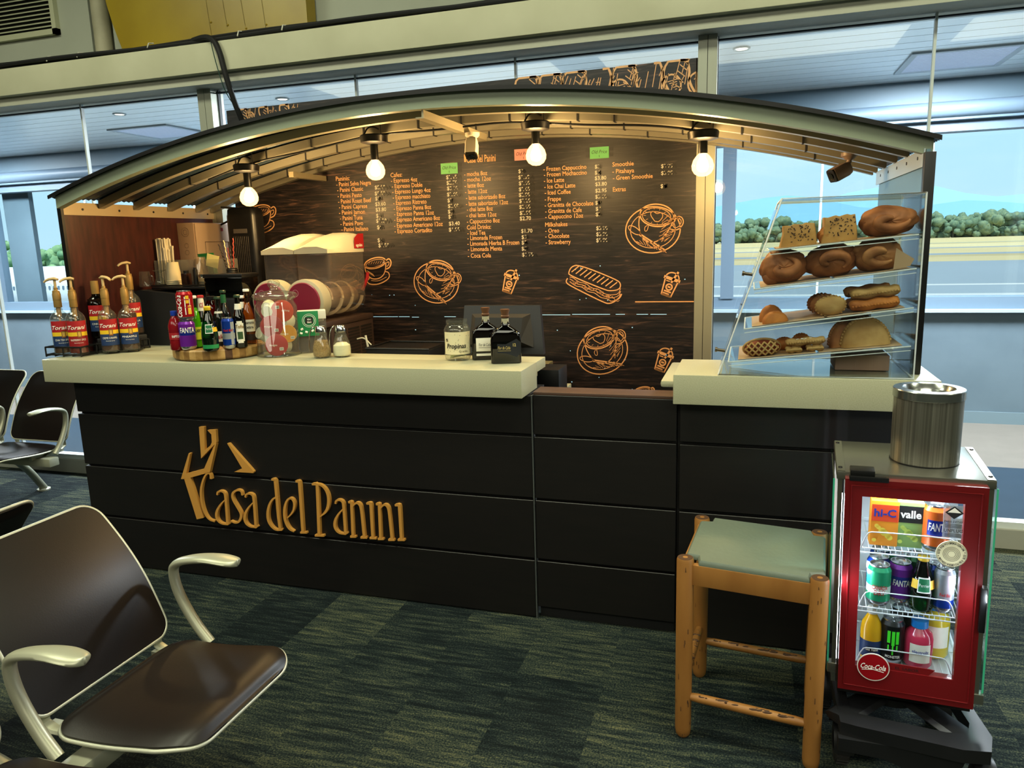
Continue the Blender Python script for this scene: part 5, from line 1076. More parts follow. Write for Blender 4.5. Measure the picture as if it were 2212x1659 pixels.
def croissant(rx,ry,rz,seed,m,swirl=1):
    def fn(t):
        g=G(m); lump(g,rx,ry,rz,8,.05,seed,tw=1.2)
        rr=random.Random(int(seed*10))
        for k in range(9):
            a=rr.uniform(0,2*PI); u=rr.uniform(.35,.8); s_=rz*rr.uniform(.28,.46); g.sph(rx*u*math.cos(a),-ry*.55*(1-u*.6),max(s_*.8,rz*.92+rz*u*math.sin(a)),s_,sx=rr.uniform(.9,1.5),sy=.8,sz=rr.uniform(.6,1))
        g.obj('dough',t,smooth=80)
        q=G(m); pts=[]
        for i in range(15):
            a=seed+i*.36*swirl; r=.22+.5*((i*7)%15/15 if 0 else i/15); pts.append((rx*r*math.cos(a),-ry*(1.0-.38*r*r)-.003,rz*.92+rz*.8*r*math.sin(a)))
        q.tube(chaikin(pts,1),[.005+.015*math.sin(PI*min(1,i/28)) for i in range(len(chaikin(pts,1)))],n=8); q.obj('folded_layer',t,smooth=80)
    return fn
sweet(0,1912,'big golden filled croissant at the right of the top shelf',croissant(.090,.07,.054,1.2,DB),'croissant')
sweet(1,1695,'round brown twisted croissant at the left of the second shelf',croissant(.082,.07,.062,2.6,DB),'croissant',grp='croissants on the second shelf')
sweet(1,1796,'round brown twisted croissant in the middle of the second shelf',croissant(.086,.07,.060,4.1,DB,-1),'croissant',grp='croissants on the second shelf')
sweet(1,1896,'paler croissant beside the folded paper on the second shelf',croissant(.080,.07,.060,.4,GB),'croissant',grp='croissants on the second shelf')
SQ=crust('crust_puff','#b58a4c','#8a6230',9)
def square(w,h,seed,ham=False):
    def fn(t):
        rr=random.Random(seed); g=G(SQ)
        rings=[]
        for y in (-.045,-.04,-.02,.04,.045):
            s=.94 if abs(y)>.043 else 1
            P=[(-w*s-.008,0),(-w*.9*s,h*.6*s),(-w*.86*s,h*s)]+[(-w*.86*s+1.8*w*s*i/8,h*s+.003*math.sin(i*2.1+seed)) for i in range(1,9)]+[(w*s,h*.5),(w*s,0)]
            rings.append([(a,y,b) for a,b in P])
        g.loft(rings); g.obj('dough',t,smooth=50)
        q=G(pm('seed_dark','#2e190c',.7))
        for _ in range(46):
            a=rr.uniform(-w*.6,w*.85); b=rr.uniform(h*.2,h*.9); r=rr.uniform(0,3); q.rib([(a,b),(a+.006*math.cos(r),b+.006*math.sin(r))],.0028,T=TR(0,-.0452,0))
        q.obj('seeds',t)
        if ham: q=G(OB); lump(q,.03,.02,.028,5,.1,seed,cx=-w*.75,cy=-.025); q.obj('filling',t,smooth=80)
    return fn
sweet(0,1722,'low square puff pastry sprinkled with dark seeds on the top shelf',square(.058,.075,1)); sweet(0,1808,'square seeded pastry with ham folded out of its side on the top shelf',square(.055,.088,2,True))
def empanada(w,h,m,crimp=True,lean=.0,dy=0,dx=0):
    def fn(t):
        g=G(m); n=18; rings=[]
        for i in range(9):
            u=-1+2*i/8; th=.028*math.sqrt(max(0,1-u*u*.96)); s=1-.10*u*u
            rings.append([(dx+w*s*math.cos(PI*j/n),dy+u*.0+ (-1)**0*0+(u*.026),h*s*math.sin(PI*j/n)*(1) ) for j in range(n+1)])
        P=[]
        for i,y in enumerate((-.030,-.024,-.012,.012,.024,.030)):
            s=(.72,.88,.97,.97,.88,.72)[i]; P.append([(dx+w*s*math.cos(PI*j/n),dy+y+lean*math.sin(PI*j/n),.001+h*s*math.sin(PI*j/n)*(1+.015*math.sin(j*3))) for j in range(n+1)])
        g.loft(P); g.obj('dough',t,smooth=60)
        if crimp:
            q=G(m)
            for j in range(1,26): a=PI*j/26; q.sph(dx+w*.965*math.cos(a),dy+lean*math.sin(a),.004+h*.955*math.sin(a),.0072,n=8,sy=1.5)
            q.obj('crimped_edge',t,smooth=80)
    return fn
sweet(3,1878,'big pale crimped empanada at the front right of the lowest shelf',empanada(.082,.098,PB),'empanada',Y=.0); sweet(3,1833,'brown crimped empanada leaning on the big pale one',empanada(.055,.088,GB),'empanada',Y=.03); sweet(3,1858,'dark glazed empanada behind the other two on the lowest shelf',empanada(.075,.108,crust('crust_dark','#5e3420','#3b1f12')),'empanada',Y=.12)
sweet(2,1678,'orange crusted turnover at the front left of the third shelf',empanada(.046,.040,OB,False),'turnover',Y=-.02); sweet(2,1670,'orange crusted turnover standing behind the front left one',empanada(.046,.058,OB,False),'turnover',Y=.06)
def oval(rx,rz,m):
    def fn(t): g=G(m); lump(g,rx,.03,rz,14,.02,3); g.obj('dough',t,smooth=80); q=G(m); [q.sph(rx*.96*math.cos(a),-.004,rz*.92+rz*.93*math.sin(a),.006,n=6) for a in [k*2*PI/22 for k in range(22)]]; q.obj('crimped_edge',t,smooth=80)
    return fn
sweet(2,1800,'pale oval pasty with a crimped rim, foremost on the third shelf',oval(.050,.036,PB),'pasty',Y=-.02); sweet(2,1788,'pasty standing just behind the pale oval one',oval(.048,.037,GB),'pasty',Y=.045); sweet(2,1778,'rearmost pasty of the three in the middle of the third shelf',oval(.045,.037,DB),'pasty',Y=.11)
def roll(L_,r,m,dz=0,rot=0):
    def fn(t):
        g=G(m); k=14; pts=[(-L_+2*L_*i/k,0,r*.95+dz+.003*math.sin(i)) for i in range(k+1)]; g.tube(pts,[r*(.55+.45*min(1,3.2*math.sin(PI*(i+.35)/(k+.7)))) for i in range(k+1)],n=16,flat=(1.3,.92)); g.obj('dough',t,smooth=80)
        q=G(m); [q.sph(-L_*.9+1.8*L_*i/14,-r*1.2,r*.9+dz,.005,n=6) for i in range(15)]; q.obj('crimped_edge',t,smooth=80)
    return fn
sweet(2,1893,'long golden pasty roll, front bottom of the stack at the right',roll(.078,.022,OB),'pasty roll',Y=-.02)
sweet(2,1897,'long pale pasty roll lying on top of the front stack',roll(.078,.021,PB,.040),'pasty roll',Y=-.015)
sweet(2,1880,'brown pasty roll at the back bottom of the stack',roll(.075,.022,GB),'pasty roll',Y=.06)
sweet(2,1880,'brown pasty roll on top at the back of the stack',roll(.075,.022,GB,.042),'pasty roll',Y=.06)
def lattice(t):
    g=G(crust('crust_jam','#8a3a1a','#5a1f0e')); lump(g,.062,.035,.030,6,.02,2); g.obj('filling',t,smooth=80)
    q=G(PB)
    for k in range(6):
        for sg in (-1,1):
            x=-.055+k*.022; pts=[]
            for i in range(8):
                u=i/7; X=x+sg*(u-.5)*.045; Z=.004+.048*u; e=1-((X/.066)**2+((Z-.028)/.034)**2)
                if e>0: pts.append((X,-.036*math.sqrt(min(1,e))-.002,Z))
            if len(pts)>2: q.tube(pts,.0035,n=6)
    q.tube([(.064*math.cos(a),0,.029+.031*math.sin(a)) for a in [i*2*PI/30 for i in range(30)]],.005,n=6,closed=True); q.obj('lattice_strips',t,smooth=80)
sweet(3,1652,'oval jam pastry with a pale lattice top at the left of the lowest shelf',lattice,'pastry',Y=-.01)
sweet(3,1722,'short flaky roll under the left half of the long seeded roll',roll(.026,.013,PB),'pastry roll',Y=-.02); sweet(3,1768,'short flaky roll under the right half of the long seeded roll',roll(.028,.013,PB),'pastry roll',Y=-.02)
def seeded(t):
    roll(.066,.015,PB,.024)(t); q=G(WTX); rr=random.Random(2); [q.sph(rr.uniform(-.03,.02),-.014+rr.uniform(-.004,.004),.050+rr.uniform(-.001,.001),.0018,n=5) for _ in range(18)]; q.obj('seeds',t)
sweet(3,1748,'long roll sprinkled with sesame lying across two short rolls',seeded,'pastry roll',Y=-.02)
sweet(3,1738,'small round bun behind the seeded roll on the lowest shelf',oval(.030,.030,OB),'bun',Y=.06); sweet(3,1700,'small golden bun behind the lattice pastry',oval(.030,.024,OB),'bun',Y=.08)
g=G(pm('cardboard','#a98876',.8)); a=at(1800,800,Y=.1); b=at(1915,800,Y=.1); g.box(a.x,b.x,.05,.22,1.106,1.106+.055,b=.002); tag(g.obj('cardboard_box'),'flat brown cardboard box on the floor of the pastry case','box')
# ---------------------------------------------------------------- stool
WO=pm('stool_wood','#a8753a',.45,noise=(3,'#8a5a28',.3,.7),stretch=(3,3,.6),bump=(20,.05)); WOD=pm('stool_wear','#4a2f1a',.7)
t=thing('stool','worn wooden stool with round legs and a grey-green padded seat','stool',3.37,-.48,0)
LG={'fl':(3.170,-.645),'fr':(3.556,-.70),'bl':(3.200,-.285),'br':(3.585,-.335)}; K=TR(-3.37,.48,0)
for k,(x,y) in LG.items():
    g=G(WO); g.lathe([(0,.0),(.016,.001),(.023,.010),(.0255,.03),(.0265,.3),(.0265,.612),(.024,.620),(.0,.622)],cx=x,cy=y,n=24); o=g.obj('leg',t,K)
    q=G(WOD); q.lathe([(.008,.6215),(.0235,.6208)],cx=x,cy=y,n=20)
    rr=random.Random(hash(k)%97 if 0 else ord(k[0])+ord(k[1]))
    for _ in range(14):
        a=-PI/2+rr.uniform(-1.1,1.1); z=rr.choice((rr.uniform(.0,.15),rr.uniform(.1,.55),rr.uniform(.5,.6))); hgt=rr.uniform(.006,.02); R=.0268 if z>.04 else .024
        q.loft([[(x+R*math.cos(a+d),y+R*math.sin(a+d),zz) for d in (0,rr.uniform(.04,.12))] for zz in (z,z+hgt)],cap=False,closed=False)
    q.obj('wear_mark',o)
def rail(a,b,z0,z1,th=.011,nm='apron'):
    A=Vector((*LG[a],0));B=Vector((*LG[b],0)); d=(B-A); L_=d.length; g=G(WO); g.box(.022,L_-.022,-th,th,z0,z1,b=.004); M=K@Matrix.Translation(A)@Matrix.Rotation(math.atan2(d.y,d.x),4,'Z'); return g.obj(nm,t,M)
for a,b in (('fl','fr'),('bl','br'),('fl','bl'),('fr','br')): rail(a,b,.535,.603)
def rung(a,b,z):
    A=Vector((*LG[a],z));B=Vector((*LG[b],z)); g=G(WO); d=(B-A).normalized(); g.tube([A+d*.02,A+d*.05,(A+B)/2,B-d*.05,B-d*.02],[.012,.0145,.015,.0145,.012],n=14); o=g.obj('rung',t,K)
    q=G(WOD); rr=random.Random(3)
    for i in range(30): u=.12+.76*rr.random(); p=A+(B-A)*u; q.sph(p.x,p.y-rr.uniform(.002,.010),p.z+.0115,rr.uniform(.001,.0045),n=6,sx=rr.uniform(1,5))
    q.obj('wear_mark',o)
rung('fl','fr',.145); rung('bl','br',.145); rung('fl','bl',.20); rung('fr','br',.20)
g=G(pm('seat_vinyl','#6f7a6c',.5,noise=(3,'#5f6a60',.3,.7),bump=(60,.08))); x0,y0=3.168,-.66; 
P=[(3.205,-.668),(3.535,-.715),(3.558,-.670),(3.585,-.365),(3.568,-.345),(3.235,-.275),(3.215,-.29),(3.182,-.615)]
P=[(3.212,-.660),(3.528,-.705),(3.535,-.67),(3.575,-.66),(3.60,-.37),(3.568,-.365),(3.562,-.322),(3.240,-.272),(3.235,-.31),(3.195,-.315),(3.170,-.612),(3.207,-.618)]
cx=sum(p[0] for p in P)/len(P); cy_=sum(p[1] for p in P)/len(P)
g.loft([[(p[0],p[1],.602) for p in P],[(p[0],p[1],.612) for p in P],[(cx+(p[0]-cx)*.97,cy_+(p[1]-cy_)*.97,.619) for p in P],[(cx+(p[0]-cx)*.5,cy_+(p[1]-cy_)*.5,.622) for p in P]]); g.obj('seat_pad',t,K,smooth=40)
# ---------------------------------------------------------------- drinks fridge
FM=TR(3.621,-.686,.27,-.074,.005,-.016); FI=FM.inverted()
def fl(px,py,y=0):
    o=FI@CAM; d=FI.to_3x3()@(_f*FPX+_R*(px-1106)-_U*(py-829.5)); s=(y-o.y)/d.y; p=o+d*s; return p.x,p.z
STL=pm('brushed_steel','#9a9a90',.28,.9); FRED=pm('fridge_red','#680b10',.35); FW=.349; FH=.651; FD=.33
t=thing('drinks_fridge','small lit countertop drinks fridge with a red framed glass door','fridge',T=FM)
g=G(STL); g.box(-.022,FW+.022,.028,.028+FD+.01,FH-.012,FH+.012,b=.003); g.box(-.02,-.0,.03,.03+FD,FH+.012,FH+.014); g.box(FW,FW+.02,.03,.03+FD,FH+.012,FH+.014); f=g.obj('steel_top',t)
q=G(BLK); 
for a,b in ((-.012,.06),(FW+.012,.06),(FW+.012,.33),(-.012,.33)): q.lathe([(0,.0175),(.005,.017),(.006,.014)],cx=a,cy=b,T=TR(0,0,FH),n=12)
q.box(.012,.075,.0,.05,FH+.008,FH+.026,b=.003); q.box(.01,.11,-.004,.02,FH-.004,FH+.010,b=.002); q.obj('hinge_cover',f)
g=G(STL); 
for x,z in ((-.018,.03),(FW+.006,.0)):
    for y in (.034,FD): g=G(STL); g.box(x,x+.012,y,y+.016,0,FH-.012); g.obj('post',t)
    g=G(STL); g.box(x-.012 if x<0 else x-.002,x+.014 if x<0 else x+.024,.03,.06,z,z+.03,b=.002); g.obj('glass_clamp',t)
g=G(BLK); g.box(0,FW,.034,.028+FD,-.03,.055,b=.003); g.obj('base_box',t)
g=G(pm('fridge_liner','#c9ccd0',.5)); g.box(.012,FW-.012,FD+.008,FD+.014,.055,FH-.012); g.box(.012,FW-.012,.04,FD,.055,.060); g.box(.012,FW-.012,.04,FD,FH-.02,FH-.012); g.obj('liner',t)
GT=thin('green_edge_glass','#dff3ea',.05,.8); GE=pm('glass_edge_green','#3fae84',.2,emit=.15)
for x in (-.030,FW+.026):
    g=G(GT); g.box(x,x+.004,.045,.03+FD,.03,FH-.015); f=g.obj('side_glass',t); q=G(GE); q.box(x-.0005,x+.0045,.0425,.0445,.03,FH-.015); q.obj('glass_rim',f)
g=G(pm('led_strip','#eef6ff',.4,emit=14)); g.box(-.010,-.004,.045,.052,.07,FH-.06); g.box(FW+.004,FW+.010,.045,.052,.07,FH-.06); g.obj('led_strip',t)
g=G(pm('led_strip')); g.box(.03,FW-.03,.05,.058,FH-.026,FH-.022); g.obj('led_strip',t)
def flight(x,y,z,e,sx,sy,rx,ry):
    M=FM@Matrix.Translation((x,y,z))@Matrix.Rotation(ry,4,'Y')@Matrix.Rotation(rx,4,'X'); l=light('fridge_led','AREA',(0,0,0),e,(.82,.92,1),shape='RECTANGLE',size=sx,size_y=sy); l.matrix_world=M
flight(.022,.05,.34,2.6,.02,.5,-.5,-PI/2-.0); flight(FW-.022,.05,.34,2.6,.02,.5,-.5,PI/2); flight(FW/2,.07,FH-.035,1.4,.28,.03,-.3,0)
# door
ox0,oz1=fl(1880,1073); ox1,_=fl(2085,1280); _,oz0=fl(1960,1452); ox0=.045; ox1=.296; oz0=.082; oz1=.602
dr=G(FRED)
for b in ((0,ox0,0,FH),(ox1,FW,0,FH),(ox0,ox1,0,oz0),(ox0,ox1,oz1,FH)): dr.box(b[0],b[1],0,.028,b[2],b[3])
dr.tube([(.016,-.001,.018),(FW-.014,-.001,.018),(FW-.014,-.001,FH-.018),(.016,-.001,FH-.018)],.0025,n=6,closed=True)
door=dr.obj('door',t)
q=G(thin('door_glass','#f2f7fa',.03,.5)); q.box(ox0,ox1,.006,.010,oz0,oz1); q.obj('door_glass',door)
q=G(BLK); a=fl(2125,1262); q.box(FW-.004,FW+.012,-.012,.016,.24,.37,b=.004); q.obj('handle',door)
a=fl(1886,1440); q=G(CRED); q.lathe([(0,-.0035),(.040,-.0035),(.0405,-.001)],T=Matrix.Translation((a[0],0,a[1]))@Matrix.Rotation(-PI/2,4,'X'),n=40); q.lathe([(.0405,-.0036),(.043,-.0036),(.043,-.001)],pm('badge_rim','#d5cdc4',.5),T=Matrix.Translation((a[0],0,a[1]))@Matrix.Rotation(-PI/2,4,'X'),n=40); f=q.obj('round_badge',door)
q=G(WTX); q.text('Coca-Cola',a[0]-.033,a[1]-.006,.066,.016,y=-.0045,shear=.35,bold=.015); q.rib([(a[0]-.03,a[1]-.010),(a[0]+.0,a[1]-.006),(a[0]+.028,a[1]-.011)],.002,T=TR(0,-.004,0)); q.obj('lettering',f)
a=fl(2055,1196); q=G(pm('sticker_cream','#c9c3a0',.6)); T_=Matrix.Translation((a[0],0,a[1]))@Matrix.Rotation(-PI/2,4,'X'); q.lathe([(0,-.0035),(.0375,-.0035),(.038,-.001)],T=T_,n=40); f=q.obj('round_sticker',door)
q=G(BTX); 
for r in (.009,.013,.0165,.020,.036): q.lathe([(r,-.0042),(r+.0009,-.0042)],T=T_,n=40)
tx='ESTE EQUIPO OPERA CON GAS * ESTE EQUIPO OPERA CON GAS * '
for i,ch in enumerate(tx):
    if ch==' ': continue
    an=PI*1.0-i*2*PI/len(tx); q.text(ch,-.0018,.0285,None,.0052,y=0,T=Matrix.Translation((a[0],-.0044,a[1]))@Matrix.Rotation(-(an-PI/2),4,'Y'),bold=.02)
q.obj('sticker_print',f)
a=fl(2040,1088); b=fl(2090,1165); q=G(thin('sticker_film','#dfe2e6',.03,.2,haze=.30,hazecol='#c6cad0')); q.box(a[0],ox1-.004,-.001,.004,b[1],oz1-.008); f=q.obj('notice_sticker',door)
q=G(BTX); m_=(a[0]+ox1)/2; q.prism([(m_,oz1-.008),(m_+.022,oz1-.026),(m_,oz1-.044),(m_-.022,oz1-.026)],-.0025,-.0018); q.prism([(m_,oz1-.012),(m_+.016,oz1-.026),(m_-.016,oz1-.026)],-.0030,-.0026,WTX)
q.text('PARA EVITAR',m_,oz1-.055,.044,.006,y=-.002,align='C',bold=.01); q.text('UNPLUG',m_,oz1-.082,.044,.009,y=-.002,align='C',bold=.01)
for k in range(4): q.box(m_-.02,m_+.02,-.0022,-.0018,oz1-.060-k*.003,oz1-.0588-k*.003); q.box(m_-.02,m_+.02,-.0022,-.0018,oz1-.087-k*.003,oz1-.0858-k*.003)
q.obj('sticker_print',f)
q=G(FRED); q.prism([(ox0+.08,oz0),(ox0+.19,oz0),(ox0+.205,oz0+.018),(ox0+.19,oz0+.020),(ox0+.08,oz0+.022)],.003,.0055); f=q.obj('slogan_strip',door)
q=G(BTX); q.text('EL SABOR',ox0+.105,oz0+.006,.06,.008,y=-.0015+.003); q.obj('lettering',f)
# wire shelves
SZ=(.430,.245,.066)
for z in SZ:
    g=G(pm('wire_white','#d5dade',.35))
    for k in range(19): x=.02+k*(FW-.04)/18; g.tube([(x,.055,z),(x,FD-.02,z)],.0013,n=5)
    for y in (.055,.19,FD-.02): g.tube([(.016,y,z-.002),(FW-.016,y,z-.002)],.0022,n=6)
    g.tube([(.016,.052,z-.014),(FW-.016,.052,z-.014)],.0022,n=6); g.tube(chaikin([(.05,.05,z),(.065,.05,z+.045),(.08,.05,z+.052),(.27,.05,z+.052),(.285,.05,z+.045),(.30,.05,z)],1),.0019,n=6)
    for k in range(24): x=.02+k*(FW-.04)/23; g.tube([(x,.053,z),(x,.053,z-.014)],.0009,n=4)
    g.obj('wire_shelf',t)
GF='cans on the middle shelf of the fridge'
def fpos(px,y,z): x=fl(px,1300,y)[0]; p=FM@Vector((x,y,z)); return (p.x,p.y,p.z,-.074+.05)
def fcan(px,y,k,label,cols,text=(),m=WTX,r=.0325,h=.124,**kw): return can(0,0,label,cols,text,m,pos=fpos(px,y,SZ[k]+.0025),r=r,h=h,grp=GF if k==1 else 'cans on the lowest shelf of the fridge',rot=0,**kw)
CG=pm('can_ginger','#1d8f62',.25,.3); CG2=pm('can_green','#12613a',.25,.3); CW=pm('can_whitegreen','#cfe6d6',.3,.2); CBK=pm('can_black','#0e1110',.3,.3)
fcan(1895,.085,1,'green and white ginger ale can at the front left of the fridge middle shelf',[CG,CW,CG,CG],[('CANADA',.055,.013,.042,.05),('DRY',.038,.014,.03,.05)],RED)
fcan(1940,.120,1,'purple grape soda can behind the wire rail of the fridge middle shelf',[FPUR,FPUR,FBLUE,FPUR],[('FANTA',.058,.018,.044,.1)])
fcan(2036,.085,1,'silver and blue slim energy can at the right of the fridge middle shelf',[CBLU,CSIL,CSIL,CSIL],[('Red Bull',.055,.009,.03,.1)],RED,r=.027,h=.134)
fcan(1893,.145,1,'blue can behind the ginger ale can in the fridge',[CBLU,CBLU]); fcan(1938,.180,1,'green can behind the purple one in the fridge',[CG2,CG2]); fcan(1972,.190,1,'green can behind the mineral water in the fridge',[CG2,CG2]); fcan(2012,.145,1,'dark blue can behind the slim energy can in the fridge',[CBLU,CBLU]); fcan(1897,.205,1,'dark can at the back left of the fridge middle shelf',[CBK,CBLU])
def monart(q,R):
    q.cur=MG
    for a in (-.42,-.05,.30): q.patch(R+.0002,.062+abs(a)*.02,.108,a-.13,a+.13,MG,n=3); q.patch(R+.0002,.034 if a==-.05 else .046,.064,a-.07,a+.05,MG,n=3)
MG=pm('neon_green','#3fd12a',.4,emit=.1)
fcan(1930,.085,2,'black energy drink can with a green claw mark on the lowest fridge shelf',[CBK,CBK],[('MONSTER',.024,.008,.04,0)],r=.032,h=.138,extra=monart)
fcan(1948,.155,2,'black energy drink can behind the one with the green claw mark',[CBK,CBK],r=.032,h=.142)
GFB='bottles and cartons in the fridge'
def fb(px,y,k,label,prof,glass,cap,**kw): return bottle(0,0,0,label,prof,glass,cap,pos=fpos(px,y,SZ[k]+.0025),grp=GFB,**{'sc_':1.22,**kw})
fb(1988,.085,1,'green mineral water bottle with a round emblem on the fridge middle shelf',[(0,.003),(.024,0),(.028,.008),(.0285,.05),(.026,.075),(.018,.100),(.012,.125),(.0105,.135)],PGR,([(.0115,.125),(.013,.127),(.013,.138),(0,.139)],YLW),sc_=1.18,extra=lambda t:(lambda q:(q.patch(.0290,.060,.082,-1.1,1.1,YLW,R1=.0262),q.patch(.0306,.052,.090,-.5,.5,WTX,R1=.0260),q.patch(.0308,.055,.087,-.43,.43,pm('perrier_mid'),R1=.0268),q.text('Perrier',0,.068,.022,.008,WTX,R=.0298,a0=-.37),q.obj('emblem_label',t)))(G(YLW)))
fb(1884,.085,2,'yellow juice bottle with a blue and yellow label on the lowest fridge shelf',[(0,.003),(.024,0),(.027,.006),(.027,.085),(.024,.105),(.012,.128),(.0115,.14)],pm('yellow_juice','#e0a81a',.2),([(.013,.132),(.0135,.134),(.0135,.148),(0,.148)],WHT),labels=[(.0275,.012,.060,2.0,NAVY),(.0278,.03,.045,.5,BTX)],texts=[('del Valle',.034,.008,.03,.0282,WTX,0)],sc_=1.1)
fb(1988,.090,2,'square pink electrolyte drink bottle with a blue cap on the lowest fridge shelf',[(0,.003),(.030,0),(.034,.006),(.034,.075),(.030,.09),(.017,.102),(.016,.106)],pm('pink_drink','#c2314f',.15),([(.0185,.104),(.020,.105),(.020,.124),(0,.125)],pm('cap_cyan','#1d7fd0',.4)),labels=[(.0346,.018,.068,.75,WLB)],texts=[('electrolit',.045,.008,.038,.0350,pm('print_blue','#2b3f8f',.5),0)],sc_=1.14)
fb(2020,.165,2,'yellow electrolyte drink bottle with a blue cap behind the pink one',[(0,.003),(.030,0),(.034,.006),(.034,.09),(.030,.105),(.017,.117),(.016,.12)],pm('yellow_drink','#cdb534',.2),([(.0185,.119),(.020,.12),(.020,.139),(0,.14)],pm('cap_cyan')),labels=[(.0346,.03,.085,.9,WLB)])
def carton(px,y,w,h,cols,label,text,tm,dw=.022):
    x,yy,z,rz=fpos(px,y,SZ[0]+.0025); t=thing('juice_carton',label,'carton',x,yy,z,rz,GFB); g=G(cols[0]); g.box(-w,w,-dw,dw,0,h,b=.001)
    g.obj('box',t); q=G(cols[1]); q.box(-w+.001,w-.001,-dw-.0006,-dw,h*.55,h*.92); q.obj('label_field',t)
    q=G(cols[2]); 
    for k in range(7): q.lathe([(0,-.001),(.006+.002*(k%3),-.001)],T=Matrix.Translation((-w*.7+w*1.4*((k*37)%10)/10,-dw,h*.12+h*.36*((k*53)%10)/10))@Matrix.Rotation(-PI/2,4,'X'),n=14)
    q.obj('fruit_print',t); q=G(tm); q.text(text,0,h*.66,w*1.6,h*.16,y=-dw-.001,align='C',bold=.03); q.obj('lettering',t)
carton(1899,.095,.036,.135,(pm('carton_orange','#e8941e',.5),pm('carton_red','#d9481f',.5),pm('carton_yellow','#e9d34a',.5)),'orange and yellow juice carton with blue lettering at the top left of the fridge','hi-C',pm('print_blue2','#24358f',.5))
carton(1953,.10,.034,.135,(pm('carton_green','#86a85c',.5),BTX,pm('carton_lime','#b5c95a',.5)),'green juice carton with a black brand square on the top fridge shelf','valle',WTX)
can(0,0,'orange soda can at the right of the cartons on the top fridge shelf',[pm('can_orange','#d3601c',.3,.2)]*2,[('FANTA',.065,.022,.05,.1)],pos=fpos(2010,.09,SZ[0]+.0025),r=.036,h=.135,grp='cans on the middle shelf of the fridge',extra=lambda q,R:q.patch(R-.0001,.05,.095,-.8,.8,FBLUE))
# steel bin on the fridge
a=at(1994,1013,Z=.935); d=Vector((a.x-CAM.x,a.y-CAM.y,0)).normalized(); p=a+d*.09
t=thing('steel_canister','round brushed steel canister bin with an open ring lid on top of the fridge','bin',p.x,p.y,.936)
BS=pm('brushed_canister','#a5a297',.3,.75,noise=(9,'#6e6c64',.35,.65),stretch=(14,14,.05))
g=G(BS); g.lathe([(0,0),(.088,0),(.089,.002),(.090,.006),(.091,.205),(.091,.207)],n=56); g.obj('drum',t)
g=G(pm('lid_steel','#b4b6b4',.2,.95)); g.lathe([(.093,.192),(.094,.193),(.094,.2155),(.0925,.218),(.069,.2185),(.067,.216),(.061,.203),(0,.198)],n=56); g.obj('ring_lid',t,smooth=24)
g=G(BLK); g.lathe([(.088,-.001),(.092,-.001),(.092,.004),(.088,.004)],n=48); g.obj('foot_ring',t)
# wheeled base under the fridge
t=thing('dolly','black moulded plastic wheeled dolly under the fridge','dolly',3.79,-.50,0); K=TR(-3.79,.50,0)
PL2=pm('dolly_plastic','#17171a',.42,noise=(8,'#0d0d0f',.3,.7))
fz=.205
g=G(PL2)
A=[(3.625,-.755),(3.67,-.765),(3.93,-.80),(4.00,-.79),(4.02,-.72),(3.975,-.33),(3.93,-.30),(3.67,-.28),(3.635,-.31),(3.62,-.40)]
O=[(x,y,fz) for x,y in A]; I=[(3.79+(x-3.79)*.80,-.53+(y+.53)*.76,fz) for x,y in A]; lo=lambda P,z:[(x,y,z) for x,y,_ in P]
g.loft([lo(O,.165),lo(O,fz),lo(I,fz+.004),lo(I,.165)],cap=False,closed=True); 
n_=len(A); g.add(lo(O,.165)+lo(I,.165),[(i,(i+1)%n_,n_+(i+1)%n_,n_+i) for i in range(n_)])
for a_,b_ in (((3.62,-.72),(3.96,-.33)),((3.97,-.74),(3.64,-.31))): g.tube([(a_[0],a_[1],.19),((a_[0]+b_[0])/2,(a_[1]+b_[1])/2,.20),(b_[0],b_[1],.19)],.035,n=8,flat=(1.2,.45))
g.lathe([(.03,.175),(.075,.18),(.08,.205),(.065,.212),(.03,.212)],cx=3.795,cy=-.53,n=32)
g.obj('deck',t,K,smooth=30)
g=G(PL2); g.prism([(3.62,.165),(3.62,.125),(3.74,.12),(3.80,.10),(3.825,.05),(3.85,.05),(3.858,.10),(3.93,.11),(3.95,.165)],-.775,-.745,T=None); g.obj('front_skirt',t,K)
for (x,y) in ((3.645,-.64),(3.995,-.75),(3.62,-.36),(3.965,-.36)):
    g=G(pm('tyre_rubber','#1f1e1d',.8)); g.lathe([(.030,-.020),(.058,-.020),(.064,-.013),(.064,.013),(.058,.020),(.030,.020)],T=Matrix.Translation((x,y,.065))@Matrix.Rotation(PI/2,4,'Y'),n=32)
    for k in range(22): a=k*2*PI/22; g.box(-.016,.016,-.002,.002,.0625,.066,T=Matrix.Translation((x,y,.065))@Matrix.Rotation(a,4,'X'))
    w_=g.obj('wheel',t,K); q=G(PL2); q.lathe([(0,-.014),(.03,-.018),(.03,.018),(0,.014)],T=Matrix.Translation((x,y,.065))@Matrix.Rotation(PI/2,4,'Y'),n=24); q.obj('hub',w_,None)
    q=G(PL2); q.lathe([(.071,-.028),(.076,-.028),(.076,.028),(.071,.028),(.071,-.028)],T=Matrix.Translation((x,y,.072))@Matrix.Rotation(PI/2,4,'Y'),n=24,a0=PI*.55,a1=PI*1.5); q.obj('fender',t,K)
